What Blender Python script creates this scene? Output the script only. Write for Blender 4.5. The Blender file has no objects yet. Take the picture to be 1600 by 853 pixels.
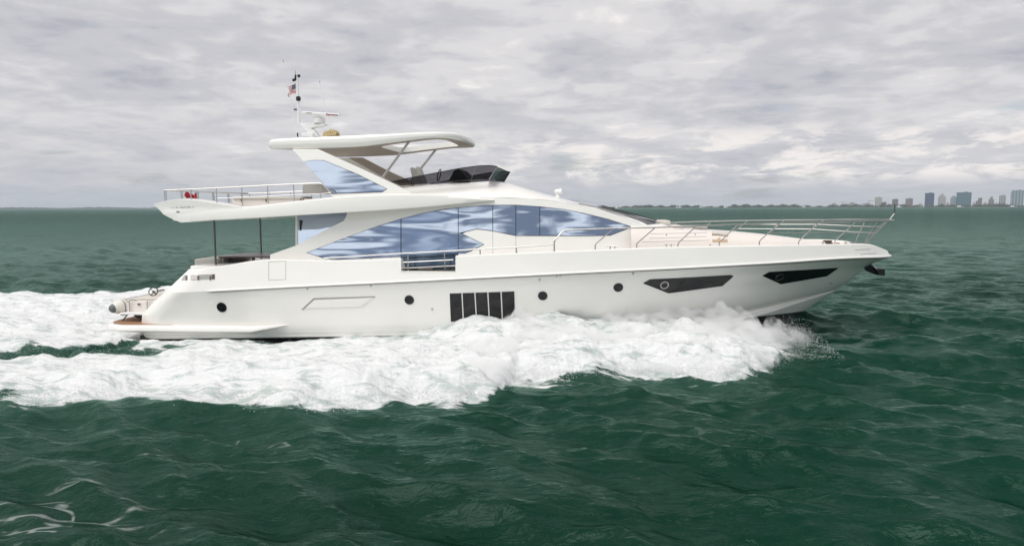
import bpy, bmesh, math, random
import numpy as np
from mathutils import Vector, Matrix
from mathutils.bvhtree import BVHTree
from mathutils.geometry import tessellate_polygon

random.seed(7)
rng = np.random.default_rng(7)
S = bpy.context.scene
COL = S.collection
R = math.radians

# ---------------------------------------------------------------- camera
FPX = 1080.0
YAW = math.atan(130 / FPX); PITCH = math.atan(102.6 / FPX); ROLL = R(0.16)
CAM = Vector((15.9, -23.6, 4.2))
_f0 = Vector((-math.sin(YAW), math.cos(YAW), 0)); _r0 = Vector((math.cos(YAW), math.sin(YAW), 0)); _u0 = Vector((0, 0, 1))
FWD = _f0 * math.cos(PITCH) - _u0 * math.sin(PITCH)
_u1 = _u0 * math.cos(PITCH) + _f0 * math.sin(PITCH)
RIGHT = _r0 * math.cos(ROLL) - _u1 * math.sin(ROLL)
UP = _r0 * math.sin(ROLL) + _u1 * math.cos(ROLL)
cd = bpy.data.cameras.new('camera'); cd.sensor_width = 36; cd.lens = 36 * FPX / 1600
cd.clip_start = 0.2; cd.clip_end = 60000
cam = bpy.data.objects.new('camera', cd); COL.objects.link(cam)
m = Matrix((RIGHT, UP, -FWD)).transposed().to_4x4(); m.translation = CAM
cam.matrix_world = m
S.camera = cam

# ---------------------------------------------------------------- sun, sky, exposure
SUN_AZ = R(238)      # direction towards the sun, from +X counter-clockwise: behind the camera, to its left
SUN_EL = R(60)
sd = bpy.data.lights.new('sun', 'SUN'); sd.energy = 2.2; sd.angle = R(52); sd.color = (1.0, 0.96, 0.9)
sun = bpy.data.objects.new('sun', sd); COL.objects.link(sun)
sv = Vector((math.cos(SUN_EL) * math.cos(SUN_AZ), math.cos(SUN_EL) * math.sin(SUN_AZ), math.sin(SUN_EL)))
sun.rotation_euler = sv.to_track_quat('Z', 'Y').to_euler()
S.cycles.max_bounces = 20; S.cycles.diffuse_bounces = 10; S.cycles.transmission_bounces = 12; S.cycles.volume_bounces = 14
S.view_settings.view_transform = 'Standard'; S.view_settings.look = 'None'
S.view_settings.gamma = 1.0; S.view_settings.exposure = 0.12; S.view_settings.use_curve_mapping = False

world = bpy.data.worlds.new('World'); S.world = world; world.use_nodes = True
def build_world():
    nt = world.node_tree; N = nt.nodes; L = nt.links; N.clear()
    def nd(t, **k):
        n = N.new(t)
        for a, b in k.items(): setattr(n, a, b)
        return n
    def math_(op, a, b=None, clamp=False):
        n = nd('ShaderNodeMath', operation=op); n.use_clamp = clamp
        for i, x in enumerate((a, b)):
            if x is None: continue
            if isinstance(x, (int, float)): n.inputs[i].default_value = x
            else: L.new(x, n.inputs[i])
        return n.outputs[0]
    def ramp(x, pts, interp='EASE'):
        n = nd('ShaderNodeValToRGB'); n.color_ramp.interpolation = interp
        e = n.color_ramp.elements
        while len(e) < len(pts): e.new(0.5)
        for q, (p, c) in zip(e, pts):
            q.position = p; q.color = (c, c, c, 1) if isinstance(c, (int, float)) else (*c, 1)
        L.new(x, n.inputs[0]); return n.outputs[0]
    def mix(f, a, b, mode='MIX'):
        n = nd('ShaderNodeMix', data_type='RGBA', blend_type=mode)
        for i, x in ((0, f), (6, a), (7, b)):
            if isinstance(x, (int, float)): n.inputs[i].default_value = x
            elif isinstance(x, tuple): n.inputs[i].default_value = (*x, 1)
            else: L.new(x, n.inputs[i])
        return n.outputs[2]
    def noise(vec, scale, detail=6, rough=0.55, dist=0.0):
        n = nd('ShaderNodeTexNoise'); n.inputs['Scale'].default_value = scale
        n.inputs['Detail'].default_value = detail; n.inputs['Roughness'].default_value = rough
        n.inputs['Distortion'].default_value = dist
        L.new(vec, n.inputs['Vector']); return n.outputs[0]
    sky = nd('ShaderNodeTexSky', sky_type='NISHITA'); sky.sun_disc = False
    sky.sun_elevation = SUN_EL; sky.sun_rotation = math.pi / 2 - SUN_AZ
    sky.air_density = 1.0; sky.dust_density = 2.0; sky.ozone_density = 1.5
    tc = nd('ShaderNodeTexCoord')
    sep = nd('ShaderNodeSeparateXYZ'); L.new(tc.outputs['Generated'], sep.inputs[0])
    x, y, z = sep.outputs
    zz = math_('MAXIMUM', z, 0.0)
    den = math_('ADD', zz, 0.10)
    px = math_('DIVIDE', x, den); py = math_('DIVIDE', y, den)
    pv = nd('ShaderNodeCombineXYZ'); L.new(px, pv.inputs[0]); L.new(py, pv.inputs[1])
    P = pv.outputs[0]
    # one sheet of stratocumulus seen from below: broad bands plus smaller rolls
    big = noise(P, 0.55, 5, 0.5, 0.3)
    mid = noise(P, 1.7, 7, 0.55, 0.5)
    fine = noise(P, 4.6, 6, 0.6, 0.3)
    sheet = math_('ADD', math_('ADD', math_('MULTIPLY', big, 0.36), math_('MULTIPLY', mid, 0.40)), math_('MULTIPLY', fine, 0.24))
    sheet_c = ramp(sheet, [(0.37, (4.2, 4.3, 4.8)), (0.45, (5.4, 5.38, 5.75)), (0.54, (6.8, 6.65, 6.75)), (0.63, (8.8, 8.5, 8.3))])
    # heaps of cumulus low over the horizon
    ang = math_('ARCTAN2', y, x)
    av = nd('ShaderNodeCombineXYZ'); L.new(math_('MULTIPLY', ang, 7.0), av.inputs[0]); L.new(math_('MULTIPLY', z, 26.0), av.inputs[1])
    heap = noise(av.outputs[0], 1.6, 9, 0.64, 0.3)
    heap_m = ramp(heap, [(0.46, 0.0), (0.61, 1.0)])
    band = ramp(z, [(0.02, 0.0), (0.045, 1.0), (0.085, 0.8), (0.12, 0.0)])
    hm = math_('MULTIPLY', math_('MULTIPLY', heap_m, band), ramp(math_('ADD', math_('MULTIPLY', x, 0.5), 0.5), [(0.25, 0.15), (0.55, 1.0)]))
    low = ramp(z, [(0.0, (4.6, 4.65, 5.05)), (0.10, (5.8, 5.75, 6.1))], 'LINEAR')
    lowmix = ramp(z, [(0.0, 0.75), (0.06, 0.45), (0.16, 0.0)], 'LINEAR')
    c = mix(lowmix, sheet_c, low)
    c = mix(math_('MULTIPLY', hm, 0.9), c, (9.6, 8.95, 8.5))
    # the sheet breaks up away from the bow side: blue gaps behind the camera
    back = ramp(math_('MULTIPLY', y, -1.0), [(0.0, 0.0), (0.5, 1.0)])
    gapn = math_('SUBTRACT', noise(P, 2.6, 4, 0.5, 0.8), ramp(math_('ADD', math_('MULTIPLY', x, 1.0), 0.5), [(0.25, 0.0), (0.50, 0.085)]))
    gap = ramp(gapn, [(0.41, 1.0), (0.57, 0.0)])
    bright = mix(math_('MULTIPLY', back, 0.8), c, mix(0.5, c, (25.0, 24.5, 24.0)))  # unseen clouds behind the camera, brightened to light the hull and window reflections
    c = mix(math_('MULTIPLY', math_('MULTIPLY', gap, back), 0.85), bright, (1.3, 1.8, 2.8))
    gap2 = ramp(noise(P, 0.9, 5, 0.6, 0.4), [(0.30, 0.45), (0.42, 0.0)])
    c = mix(gap2, c, sky.outputs[0])
    # below the horizon: sea-dark
    c = mix(ramp(math_('ADD', math_('MULTIPLY', z, 20.0), 0.5), [(0.35, 1.0), (0.49, 0.0)]), c, (1.2, 1.6, 1.6))
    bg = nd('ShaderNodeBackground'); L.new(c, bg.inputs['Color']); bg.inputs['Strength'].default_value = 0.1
    out = nd('ShaderNodeOutputWorld'); L.new(bg.outputs[0], out.inputs['Surface'])
build_world()

# ---------------------------------------------------------------- pixel to world helpers
def ray(u, v):
    return (FWD + RIGHT * ((u - 800) / FPX) + UP * ((426.5 - v) / FPX))
def on_y(u, v, Y):
    d = ray(u, v); return CAM + d * ((Y - CAM.y) / d.y)
def on_z(u, v, Z=0.0):
    d = ray(u, v); return CAM + d * ((Z - CAM.z) / d.z)
def on_w(u, v, wf):
    Y = -2.5
    for _ in range(14):
        p = on_y(u, v, Y); Y = 0.4 * Y - 0.6 * wf(p.x, p.z)
    return on_y(u, v, Y)
class Curve:                       # monotone cubic through points
    def __init__(s, xs, ys):
        o = np.argsort(xs); s.x = np.array(xs, float)[o]; s.y = np.array(ys, float)[o]
        h = np.diff(s.x); d = np.diff(s.y) / h; n = len(s.x); mm = np.zeros(n)
        for i in range(1, n - 1):
            if d[i - 1] * d[i] > 0:
                w1 = 2 * h[i] + h[i - 1]; w2 = h[i] + 2 * h[i - 1]
                mm[i] = (w1 + w2) / (w1 / d[i - 1] + w2 / d[i])
        mm[0] = d[0]; mm[-1] = d[-1]; s.m = mm; s.h = h
    def __call__(s, t):
        t = np.asarray(t, float); tc = np.clip(t, s.x[0], s.x[-1])
        i = np.clip(np.searchsorted(s.x, tc, side='right') - 1, 0, len(s.h) - 1)
        h = s.h[i]; q = (tc - s.x[i]) / h
        r = ((1 + 2 * q) * (1 - q) ** 2 * s.y[i] + q * (1 - q) ** 2 * h * s.m[i]
             + q * q * (3 - 2 * q) * s.y[i + 1] + q * q * (q - 1) * h * s.m[i + 1])
        return r if r.ndim else float(r)

# ---------------------------------------------------------------- materials
def mat(name, col, rough=0.5, metal=0.0, **kw):
    mt = bpy.data.materials.new(name); mt.use_nodes = True
    b = mt.node_tree.nodes['Principled BSDF']
    b.inputs['Base Color'].default_value = (*col, 1); b.inputs['Roughness'].default_value = rough
    b.inputs['Metallic'].default_value = metal
    for k, v in kw.items(): b.inputs[k.replace('_', ' ')].default_value = v
    return mt
def add_noise(mt, scale, amount, col2=None, bump=0.0, stretch=(1, 1, 1), lo=0.35, hi=0.65, bscale=None):
    nt = mt.node_tree; b = nt.nodes['Principled BSDF']
    tc = nt.nodes.new('ShaderNodeTexCoord'); mp = nt.nodes.new('ShaderNodeMapping'); mp.inputs['Scale'].default_value = stretch
    nt.links.new(tc.outputs['Object'], mp.inputs[0])
    n = nt.nodes.new('ShaderNodeTexNoise'); n.inputs['Scale'].default_value = scale; n.inputs['Detail'].default_value = 5
    nt.links.new(mp.outputs[0], n.inputs['Vector'])
    if col2 is not None:
        r = nt.nodes.new('ShaderNodeMapRange'); r.inputs[1].default_value = lo; r.inputs[2].default_value = hi; r.inputs[4].default_value = amount
        nt.links.new(n.outputs[0], r.inputs[0])
        mx = nt.nodes.new('ShaderNodeMix'); mx.data_type = 'RGBA'
        mx.inputs[6].default_value = b.inputs['Base Color'].default_value; mx.inputs[7].default_value = (*col2, 1)
        nt.links.new(r.outputs[0], mx.inputs[0]); nt.links.new(mx.outputs[2], b.inputs['Base Color'])
    if bump:
        n2 = n
        if bscale:
            n2 = nt.nodes.new('ShaderNodeTexNoise'); n2.inputs['Scale'].default_value = bscale; n2.inputs['Detail'].default_value = 1.2; nt.links.new(mp.outputs[0], n2.inputs['Vector'])
        bp = nt.nodes.new('ShaderNodeBump'); bp.inputs['Strength'].default_value = 1.0; bp.inputs['Distance'].default_value = bump
        nt.links.new(n2.outputs[0], bp.inputs['Height']); nt.links.new(bp.outputs[0], b.inputs['Normal'])
    return mt
M = {}
M['gel'] = add_noise(mat('gelcoat', (0.865, 0.845, 0.80), 0.18, Coat_Weight=0.45), 1.5, 0.35, (0.81, 0.795, 0.76), stretch=(0.4, 1, 1.5))
M['cream'] = add_noise(mat('cream_gelcoat', (0.77, 0.715, 0.665), 0.4), 3, 0.4, (0.74, 0.68, 0.63))
M['taupe'] = add_noise(mat('taupe_liner', (0.42, 0.36, 0.315), 0.5), 4, 0.4, (0.38, 0.33, 0.29))
M['glass'] = add_noise(mat('mirror_glass', (0.43, 0.50, 0.60), 0.03, 1.0), 0.8, 0, None, bump=0.026, stretch=(0.22, 0.5, 1.5), bscale=1.1)
M['glassdark'] = mat('dark_glass', (0.02, 0.028, 0.04), 0.04, 0.0, Coat_Weight=0.5)
M['doorglass'] = mat('door_glass', (0.13, 0.17, 0.205), 0.03, 1.0)
M['black'] = add_noise(mat('black_panel', (0.006, 0.006, 0.008), 0.12), 8, 0.5, (0.012, 0.012, 0.014))
M['antifoul'] = add_noise(mat('antifouling', (0.012, 0.012, 0.016), 0.5), 4, 0.6, (0.03, 0.03, 0.034))
M['rubber'] = mat('rubber', (0.015, 0.015, 0.015), 0.6)
M['chrome'] = mat('stainless', (0.5, 0.49, 0.475), 0.28, 1.0)
M['darkmetal'] = mat('dark_metal', (0.2, 0.19, 0.18), 0.3, 0.9)
M['grey'] = add_noise(mat('grey_fabric', (0.40, 0.385, 0.36), 0.8), 12, 0.5, (0.34, 0.33, 0.31))
M['cushion'] = add_noise(mat('cushion', (0.60, 0.56, 0.51), 0.85), 10, 0.5, (0.54, 0.5, 0.46))
M['brown'] = add_noise(mat('brown_wood', (0.115, 0.085, 0.065), 0.35), 6, 0.7, (0.075, 0.055, 0.043), stretch=(1, 6, 1))
M['teak'] = add_noise(mat('teak', (0.36, 0.19, 0.10), 0.6), 5, 0.7, (0.27, 0.135, 0.07), stretch=(0.5, 8, 1))
M['tan'] = mat('tan_leather', (0.52, 0.37, 0.25), 0.6)
M['straw'] = add_noise(mat('straw_rope', (0.62, 0.52, 0.31), 0.9), 30, 0.8, (0.4, 0.3, 0.13))
M['hypalon'] = mat('hypalon', (0.72, 0.69, 0.62), 0.5)
M['conegrey'] = mat('cone_grey', (0.11, 0.125, 0.135), 0.5)
M['red'] = mat('red_cloth', (0.35, 0.012, 0.02), 0.8)
M['white'] = mat('white_paint', (0.8, 0.8, 0.79), 0.35)
M['textred'] = mat('text_red', (0.30, 0.03, 0.05), 0.5)
M['textgrey'] = mat('text_grey', (0.3, 0.3, 0.3), 0.4)
M['seam'] = mat('seam_line', (0.34, 0.32, 0.30), 0.6)
def smoked():
    mt = bpy.data.materials.new('smoked_acrylic'); mt.use_nodes = True; nt = mt.node_tree; N = nt.nodes; L = nt.links; N.clear()
    tr = N.new('ShaderNodeBsdfTransparent'); tr.inputs[0].default_value = (0.17, 0.16, 0.175, 1)
    gl = N.new('ShaderNodeBsdfGlossy'); gl.inputs['Roughness'].default_value = 0.03; gl.inputs[0].default_value = (0.8, 0.8, 0.82, 1)
    fr = N.new('ShaderNodeFresnel'); fr.inputs[0].default_value = 1.45
    mx = N.new('ShaderNodeMixShader'); L.new(fr.outputs[0], mx.inputs[0]); L.new(tr.outputs[0], mx.inputs[1]); L.new(gl.outputs[0], mx.inputs[2])
    o = N.new('ShaderNodeOutputMaterial'); L.new(mx.outputs[0], o.inputs[0]); return mt
M['smoked'] = smoked()

# ---------------------------------------------------------------- mesh helpers
def parent_inverse(p):             # children keep world coordinates
    return Matrix.Translation(-p.location) if p.type == 'EMPTY' else Matrix()
class MB:
    def __init__(s): s.v = []; s.f = []
    def add(s, vs, fs):
        k = len(s.v); s.v += [tuple(p) for p in vs]; s.f += [tuple(i + k for i in f) for f in fs]; return s
    def grid(s, rows, closed=False):          # rows: list of equal length lists of points
        n = len(rows[0]); vs = [p for r in rows for p in r]; fs = []
        for i in range(len(rows) - 1):
            for j in range(n - (0 if closed else 1)):
                a = i * n + j; b = i * n + (j + 1) % n
                fs.append((a, b, b + n, a + n))
        return s.add(vs, fs)
    def box(s, c, size, rot=None):
        hx, hy, hz = (q / 2 for q in size)
        vs = [Vector((x, y, z)) for x in (-hx, hx) for y in (-hy, hy) for z in (-hz, hz)]
        if rot is not None: vs = [rot @ p for p in vs]
        vs = [p + Vector(c) for p in vs]
        return s.add(vs, [(0, 1, 3, 2), (4, 6, 7, 5), (0, 4, 5, 1), (2, 3, 7, 6), (0, 2, 6, 4), (1, 5, 7, 3)])
    def tube(s, path, r, n=8, cap=True):
        path = [Vector(p) for p in path]; rs = r if isinstance(r, (list, tuple)) else [r] * len(path)
        rows = []; up = None
        for i, p in enumerate(path):
            t = (path[min(i + 1, len(path) - 1)] - path[max(i - 1, 0)]).normalized()
            if up is None: up = Vector((0, 0, 1)) if abs(t.z) < 0.9 else Vector((0, 1, 0))
            e1 = t.cross(up).normalized(); e2 = e1.cross(t).normalized(); up = e2
            rows.append([p + (e1 * math.cos(q * 2 * math.pi / n) + e2 * math.sin(q * 2 * math.pi / n)) * rs[i] for q in range(n)])
        k = len(s.v); s.grid(rows, True)
        if cap:
            s.f.append(tuple(k + q for q in range(n))[::-1]); s.f.append(tuple(k + (len(rows) - 1) * n + q for q in range(n)))
        return s
    def ball(s, c, rad, nu=12, nv=8, sc=(1, 1, 1)):
        c = Vector(c); rows = []
        for i in range(nv + 1):
            a = math.pi * i / nv - math.pi / 2
            a = max(min(a, math.pi / 2 - 1e-3), -math.pi / 2 + 1e-3)
            rows.append([c + Vector((math.cos(a) * math.cos(2 * math.pi * j / nu) * sc[0], math.cos(a) * math.sin(2 * math.pi * j / nu) * sc[1], math.sin(a) * sc[2])) * rad for j in range(nu)])
        s.grid(rows, True); return s
    def lathe(s, c, prof, axis=Vector((0, 0, 1)), n=20):   # prof: (radius, height along axis)
        axis = Vector(axis).normalized(); e1 = axis.orthogonal().normalized(); e2 = axis.cross(e1); c = Vector(c)
        rows = [[c + axis * h + (e1 * math.cos(2 * math.pi * j / n) + e2 * math.sin(2 * math.pi * j / n)) * max(r, 1e-4) for j in range(n)] for r, h in prof]
        return s.grid(rows, True)
    def prism(s, pts, d):                     # closed outline (list of Vector), extruded by vector d
        n = len(pts); d = Vector(d); vs = [Vector(p) for p in pts] + [Vector(p) + d for p in pts]
        return s.add(vs, [tuple(range(n))[::-1], tuple(range(n, 2 * n))] + [(i, (i + 1) % n, (i + 1) % n + n, i + n) for i in range(n)])
    def mirror(s):
        t = MB(); t.v = [(x, -y, z) for x, y, z in s.v]; t.f = [f[::-1] for f in s.f]; return t
    def both(s):
        t = s.mirror(); s.add(t.v, t.f); return s
    def build(s, name, material, parent=None, smooth=35, bevel=0.0, seg=2, weld=False):
        me = bpy.data.meshes.new(name); me.from_pydata([tuple(p) for p in s.v], [], s.f)
        bm = bmesh.new(); bm.from_mesh(me)
        if weld: bmesh.ops.remove_doubles(bm, verts=bm.verts, dist=1e-4)
        bmesh.ops.recalc_face_normals(bm, faces=bm.faces)
        if bevel:
            es = [e for e in bm.edges if len(e.link_faces) == 2 and e.calc_face_angle(0) > R(30)]
            bmesh.ops.bevel(bm, geom=es, offset=bevel, segments=seg, affect='EDGES', profile=0.6, clamp_overlap=True)
        bm.to_mesh(me); bm.free()
        if smooth:
            me.polygons.foreach_set('use_smooth', [True] * len(me.polygons)); me.set_sharp_from_angle(angle=R(smooth))
        if material is not None: me.materials.append(M[material] if isinstance(material, str) else material)
        o = bpy.data.objects.new(name, me); COL.objects.link(o)
        if parent is not None:
            o.parent = parent; o.matrix_parent_inverse = parent_inverse(parent)
        return o
def tag(o, label=None, cat=None, group=None, kind=None):
    for k, v in (('label', label), ('category', cat), ('group', group), ('kind', kind)):
        if v: o[k] = v
    return o
def empty(name, loc, label, cat, group=None):
    o = bpy.data.objects.new(name, None); COL.objects.link(o); o.location = loc; o.empty_display_size = 0.3
    return tag(o, label, cat, group)
def kid(o, parent):               # parent keeping world coordinates
    o.parent = parent; o.matrix_parent_inverse = Matrix.Translation(-Vector(parent.location)); return o

def drape(poly, surf, off=0.0, thick=0.05, step=14, mirror=False):
    """outline in photograph pixels laid on the surface surf(u, v) -> (point, normal) with real thickness"""
    bm = bmesh.new(); vs = [bm.verts.new((u, 0, v)) for u, v in poly]
    for t in tessellate_polygon([[Vector((u, v, 0)) for u, v in poly]]): bm.faces.new([vs[i] for i in t])
    us = [p[0] for p in poly]; vv = [p[1] for p in poly]
    for k in np.arange(min(us) + step / 2, max(us), step):
        bmesh.ops.bisect_plane(bm, geom=bm.verts[:] + bm.edges[:] + bm.faces[:], plane_co=(k, 0, 0), plane_no=(1, 0, 0), dist=1e-4)
    for k in np.arange(min(vv) + step / 2, max(vv), step):
        bmesh.ops.bisect_plane(bm, geom=bm.verts[:] + bm.edges[:] + bm.faces[:], plane_co=(0, 0, k), plane_no=(0, 0, 1), dist=1e-4)
    bm.verts.index_update()
    outer = []; inner = []
    for q in bm.verts:
        p, n = surf(q.co.x, q.co.z)
        outer.append(p + n * off); inner.append(p + n * (off - thick))
    nV = len(outer); fs = []
    for f in bm.faces:
        ix = [q.index for q in f.verts]; fs.append(tuple(ix)); fs.append(tuple(i + nV for i in ix[::-1]))
    for e in bm.edges:
        if len(e.link_faces) == 1:
            a, b = e.verts[0].index, e.verts[1].index; fs.append((a, b, b + nV, a + nV))
    bm.free()
    mb = MB().add(outer + inner, fs)
    return mb.both() if mirror else mb
def plane_surf(Y):
    n = Vector((0, -1, 0)); return lambda u, v: (on_y(u, v, Y), n)
def w_surf(wf):
    def g(u, v):
        p = on_w(u, v, wf); e = 0.02
        n = Vector(((wf(p.x + e, p.z) - wf(p.x - e, p.z)) / (-2 * e), -1.0, (wf(p.x, p.z + e) - wf(p.x, p.z - e)) / (-2 * e)))
        return p, n.normalized()
    return g
def bvh_surf(bvh, Yfall):
    def g(u, v):
        d = ray(u, v).normalized(); h = bvh.ray_cast(CAM, d)
        if h[0] is None:
            p = on_y(u, v, Yfall); h = bvh.find_nearest(p)
        n = h[1]
        if n.dot(d) > 0: n = -n
        return Vector(h[0]), Vector(n)
    return g
def sub(px, n):                   # densify a pixel polyline with a smooth curve in u
    c = Curve([p[0] for p in px], [p[1] for p in px]); return [(u, c(u)) for u in np.linspace(px[0][0], px[-1][0], n)]
def strip(px, surf, off, w, thick=0.006):   # thin drawn line following pixels: closed outline
    n = len(px); a = [(u, v - w / 2) for u, v in px]; b = [(u, v + w / 2) for u, v in px][::-1]
    return drape(a + b, surf, off, thick, 40)
# ================================================================ SEA
def lattice_noise(x, y, seed):
    xi = np.floor(x).astype(np.int64); yi = np.floor(y).astype(np.int64); fx = x - xi; fy = y - yi
    def h(i, j):
        n = (i * 374761393 + j * 668265263 + seed * 974634777) & 0xFFFFFFFF
        n = ((n ^ (n >> 13)) * 1274126177) & 0xFFFFFFFF
        return ((n ^ (n >> 16)) & 0xFFFF) / 65535.0
    sx = fx * fx * fx * (fx * (fx * 6 - 15) + 10); sy = fy * fy * fy * (fy * (fy * 6 - 15) + 10)
    a = h(xi, yi) * (1 - sx) + h(xi + 1, yi) * sx; b = h(xi, yi + 1) * (1 - sx) + h(xi + 1, yi + 1) * sx
    return a * (1 - sy) + b * sy - 0.5
def fbm(x, y, seed, octs=4, gain=0.5):
    t = 0; a = 1.0
    for o in range(octs):
        t = t + a * lattice_noise(x * 2 ** o + 13.7 * o, y * 2 ** o - 7.1 * o, seed + o); a *= gain
    return t
def sstep(a, b, x):
    t = np.clip((x - a) / (b - a), 0, 1); return t * t * (3 - 2 * t)

# edges of the white water, traced on the sea's surface
def edge(px, z=0.0, extra=()):
    p = [on_z(u, v, z) for u, v in px]; xs = [q.x for q in p] + [e[0] for e in extra]; ys = [q.y for q in p] + [e[1] for e in extra]
    o = np.argsort(xs); return np.array(xs)[o], np.array(ys)[o]
OUT = edge([(1243, 566), (1200, 584), (1130, 600), (1040, 590), (960, 593), (880, 598), (800, 600), (770, 622), (700, 640), (640, 630), (560, 645), (500, 652), (430, 653),
            (350, 632), (300, 636), (220, 627), (140, 629), (70, 640), (0, 627), (-250, 640), (-700, 650)])
INN = edge([(-700, 568), (-250, 566), (0, 562), (100, 558), (200, 553), (290, 545)], 0.0, extra=((4.5, -3.2), (8, -2.4), (30, -2.0)))
BNEAR = edge([(-700, 556), (-250, 552), (0, 549), (60, 548), (130, 545), (200, 546)], 0.0, extra=((1.2, -2.9), (6, -2.6), (30, -2.0)))
BFAR = edge([(330, 438), (270, 441), (200, 446), (130, 449), (80, 450), (0, 446), (-250, 440), (-700, 436)], 0.4, extra=((6, 8), (12, 6), (18, 4.0), (22, 2.5)))
XBOW = on_z(1246, 560, 0.1).x

def sea(x, y, dr):
    """height, side shift and the two foam fields at (x, y); dr = mesh spacing there"""
    kept = np.zeros_like(x); h = np.zeros_like(x); sx_ = np.zeros_like(x); sy_ = np.zeros_like(x)
    g = np.random.default_rng(21)
    for i in range(96):
        lam = 0.45 * (22 / 0.45) ** (i / 95.0) * g.uniform(0.93, 1.07)
        th = R(252) + g.normal(0, 0.46)
        k = 2 * math.pi / lam; ph = g.uniform(0, 2 * math.pi)
        amp = 0.0096 * lam ** 0.62 if lam < 3.0 else 0.0096 * 3.0 ** 0.62 * (3.0 / lam) ** 0.8
        amp = amp * g.uniform(0.5, 1.4)
        w = np.clip(lam / (2.6 * dr) - 0.6, 0, 1); kept += w / 96
        q = k * (x * math.cos(th) + y * math.sin(th)) + ph
        c = np.cos(q) * amp * w; s_ = np.sin(q) * amp * w * 0.8
        h += c; sx_ -= s_ * math.cos(th); sy_ -= s_ * math.sin(th)
    patch = 1.0 + 0.5 * fbm(x / 14, y / 14, 3, 2)
    h *= patch
    near = (np.abs(y) < 60) & (x > -60) & (x < 60)
    foam = np.full_like(x, -9.0); lace = np.zeros_like(x)
    X = x[near]; Y = y[near]; D = dr[near]
    yo = np.interp(X, *OUT); yi = np.interp(X, *INN); bn = np.interp(X, *BNEAR); bf = np.interp(X, *BFAR)
    wob = 0.55 * fbm(X / 1.6, Y / 1.6, 40, 4)
    a = np.minimum(np.minimum(yi - Y, Y - yo), (XBOW - X) * 0.8) + wob * 0.7
    # mirrored bow wave on the port side
    aP = np.minimum(np.minimum(Y - (-yi), -yo - Y), (XBOW - X) * 0.8) + wob
    aP = np.where(X > 2, aP, -9)
    b = np.minimum(np.minimum(Y - bn, bf - Y), (9 - X)) + wob * 1.3 * np.where(Y > 4, 1.6, 0.5)
    f = np.maximum(np.maximum(a, b), aP)
    # relief: the thrown bow wave, its lip, the hollow beside the stern, the boiling wake
    wd = np.maximum(yi - yo, 0.5); s = (yi - Y) / wd
    sP = (Y + yi) / wd
    env = sstep(-14, 4, X) * (1 - sstep(19.5, XBOW + 0.2, X))
    fwd_ = sstep(7.5, 14, X)
    def ridge(q):
        body = sstep(-0.25, 0.1, q) * (1 - sstep(0.72, 1.04, q))
        lip = np.exp(-((q - 0.74) / 0.16) ** 2)
        return body * (0.10 + 0.62 * fwd_ * (1 - 0.72 * np.clip(q, 0, 1))) + lip * (0.07 + 0.19 * (1 - fwd_))
    rd = (ridge(s) + ridge(sP)) * (0.45 + 0.55 * env)
    lump = fbm(X / 0.9, Y / 0.7, 60, 5, 0.55)
    lump2 = fbm(X / 2.6, Y / 1.8, 80, 3)
    fm = sstep(-0.05, 0.6, f)
    hh = h[near]
    hull = (1 - sstep(2.2, 3.6, np.abs(Y))) * (1 - sstep(7, 11, X)) * sstep(-6, -1.0, X)
    hh = hh * (1 - 0.45 * fm) + rd * (1 + 0.7 * lump2) + fm * ((0.13 + 0.14 * fwd_ * env) * lump + 0.17 * lump2)
    hh -= 0.22 * hull
    trough = np.exp(-((Y - 0.5 * (yi + bn)) / 0.42) ** 2) * (1 - sstep(0, 5, X))
    hh -= 0.22 * trough; f = f - 0.6 * trough
    hh += 0.18 * np.exp(-((Y - bf + 1.5) / 1.4) ** 2) * (1 - sstep(2, 10, X)) + 0.12 * np.exp(-((Y - bn - 0.9) / 0.7) ** 2) * (1 - sstep(-1, 2, X))
    h[near] = hh; foam[near] = f
    sx_[near] *= (1 - 0.7 * fm); sy_[near] *= (1 - 0.7 * fm)
    # old foam laces drifting in the foreground
    pl = on_z(70, 800, 0.0); pl2 = on_z(420, 690, 0); 
    lace[near] = np.maximum(np.exp(-(((X - pl.x) / 1.5) ** 2 + ((Y - pl.y) / 0.9) ** 2)), 0.30 * np.exp(-(((X - pl2.x) / 3.5) ** 2 + ((Y - pl2.y) / 1.4) ** 2)))
    return h, sx_, sy_, foam, lace, 1 - kept

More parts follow.
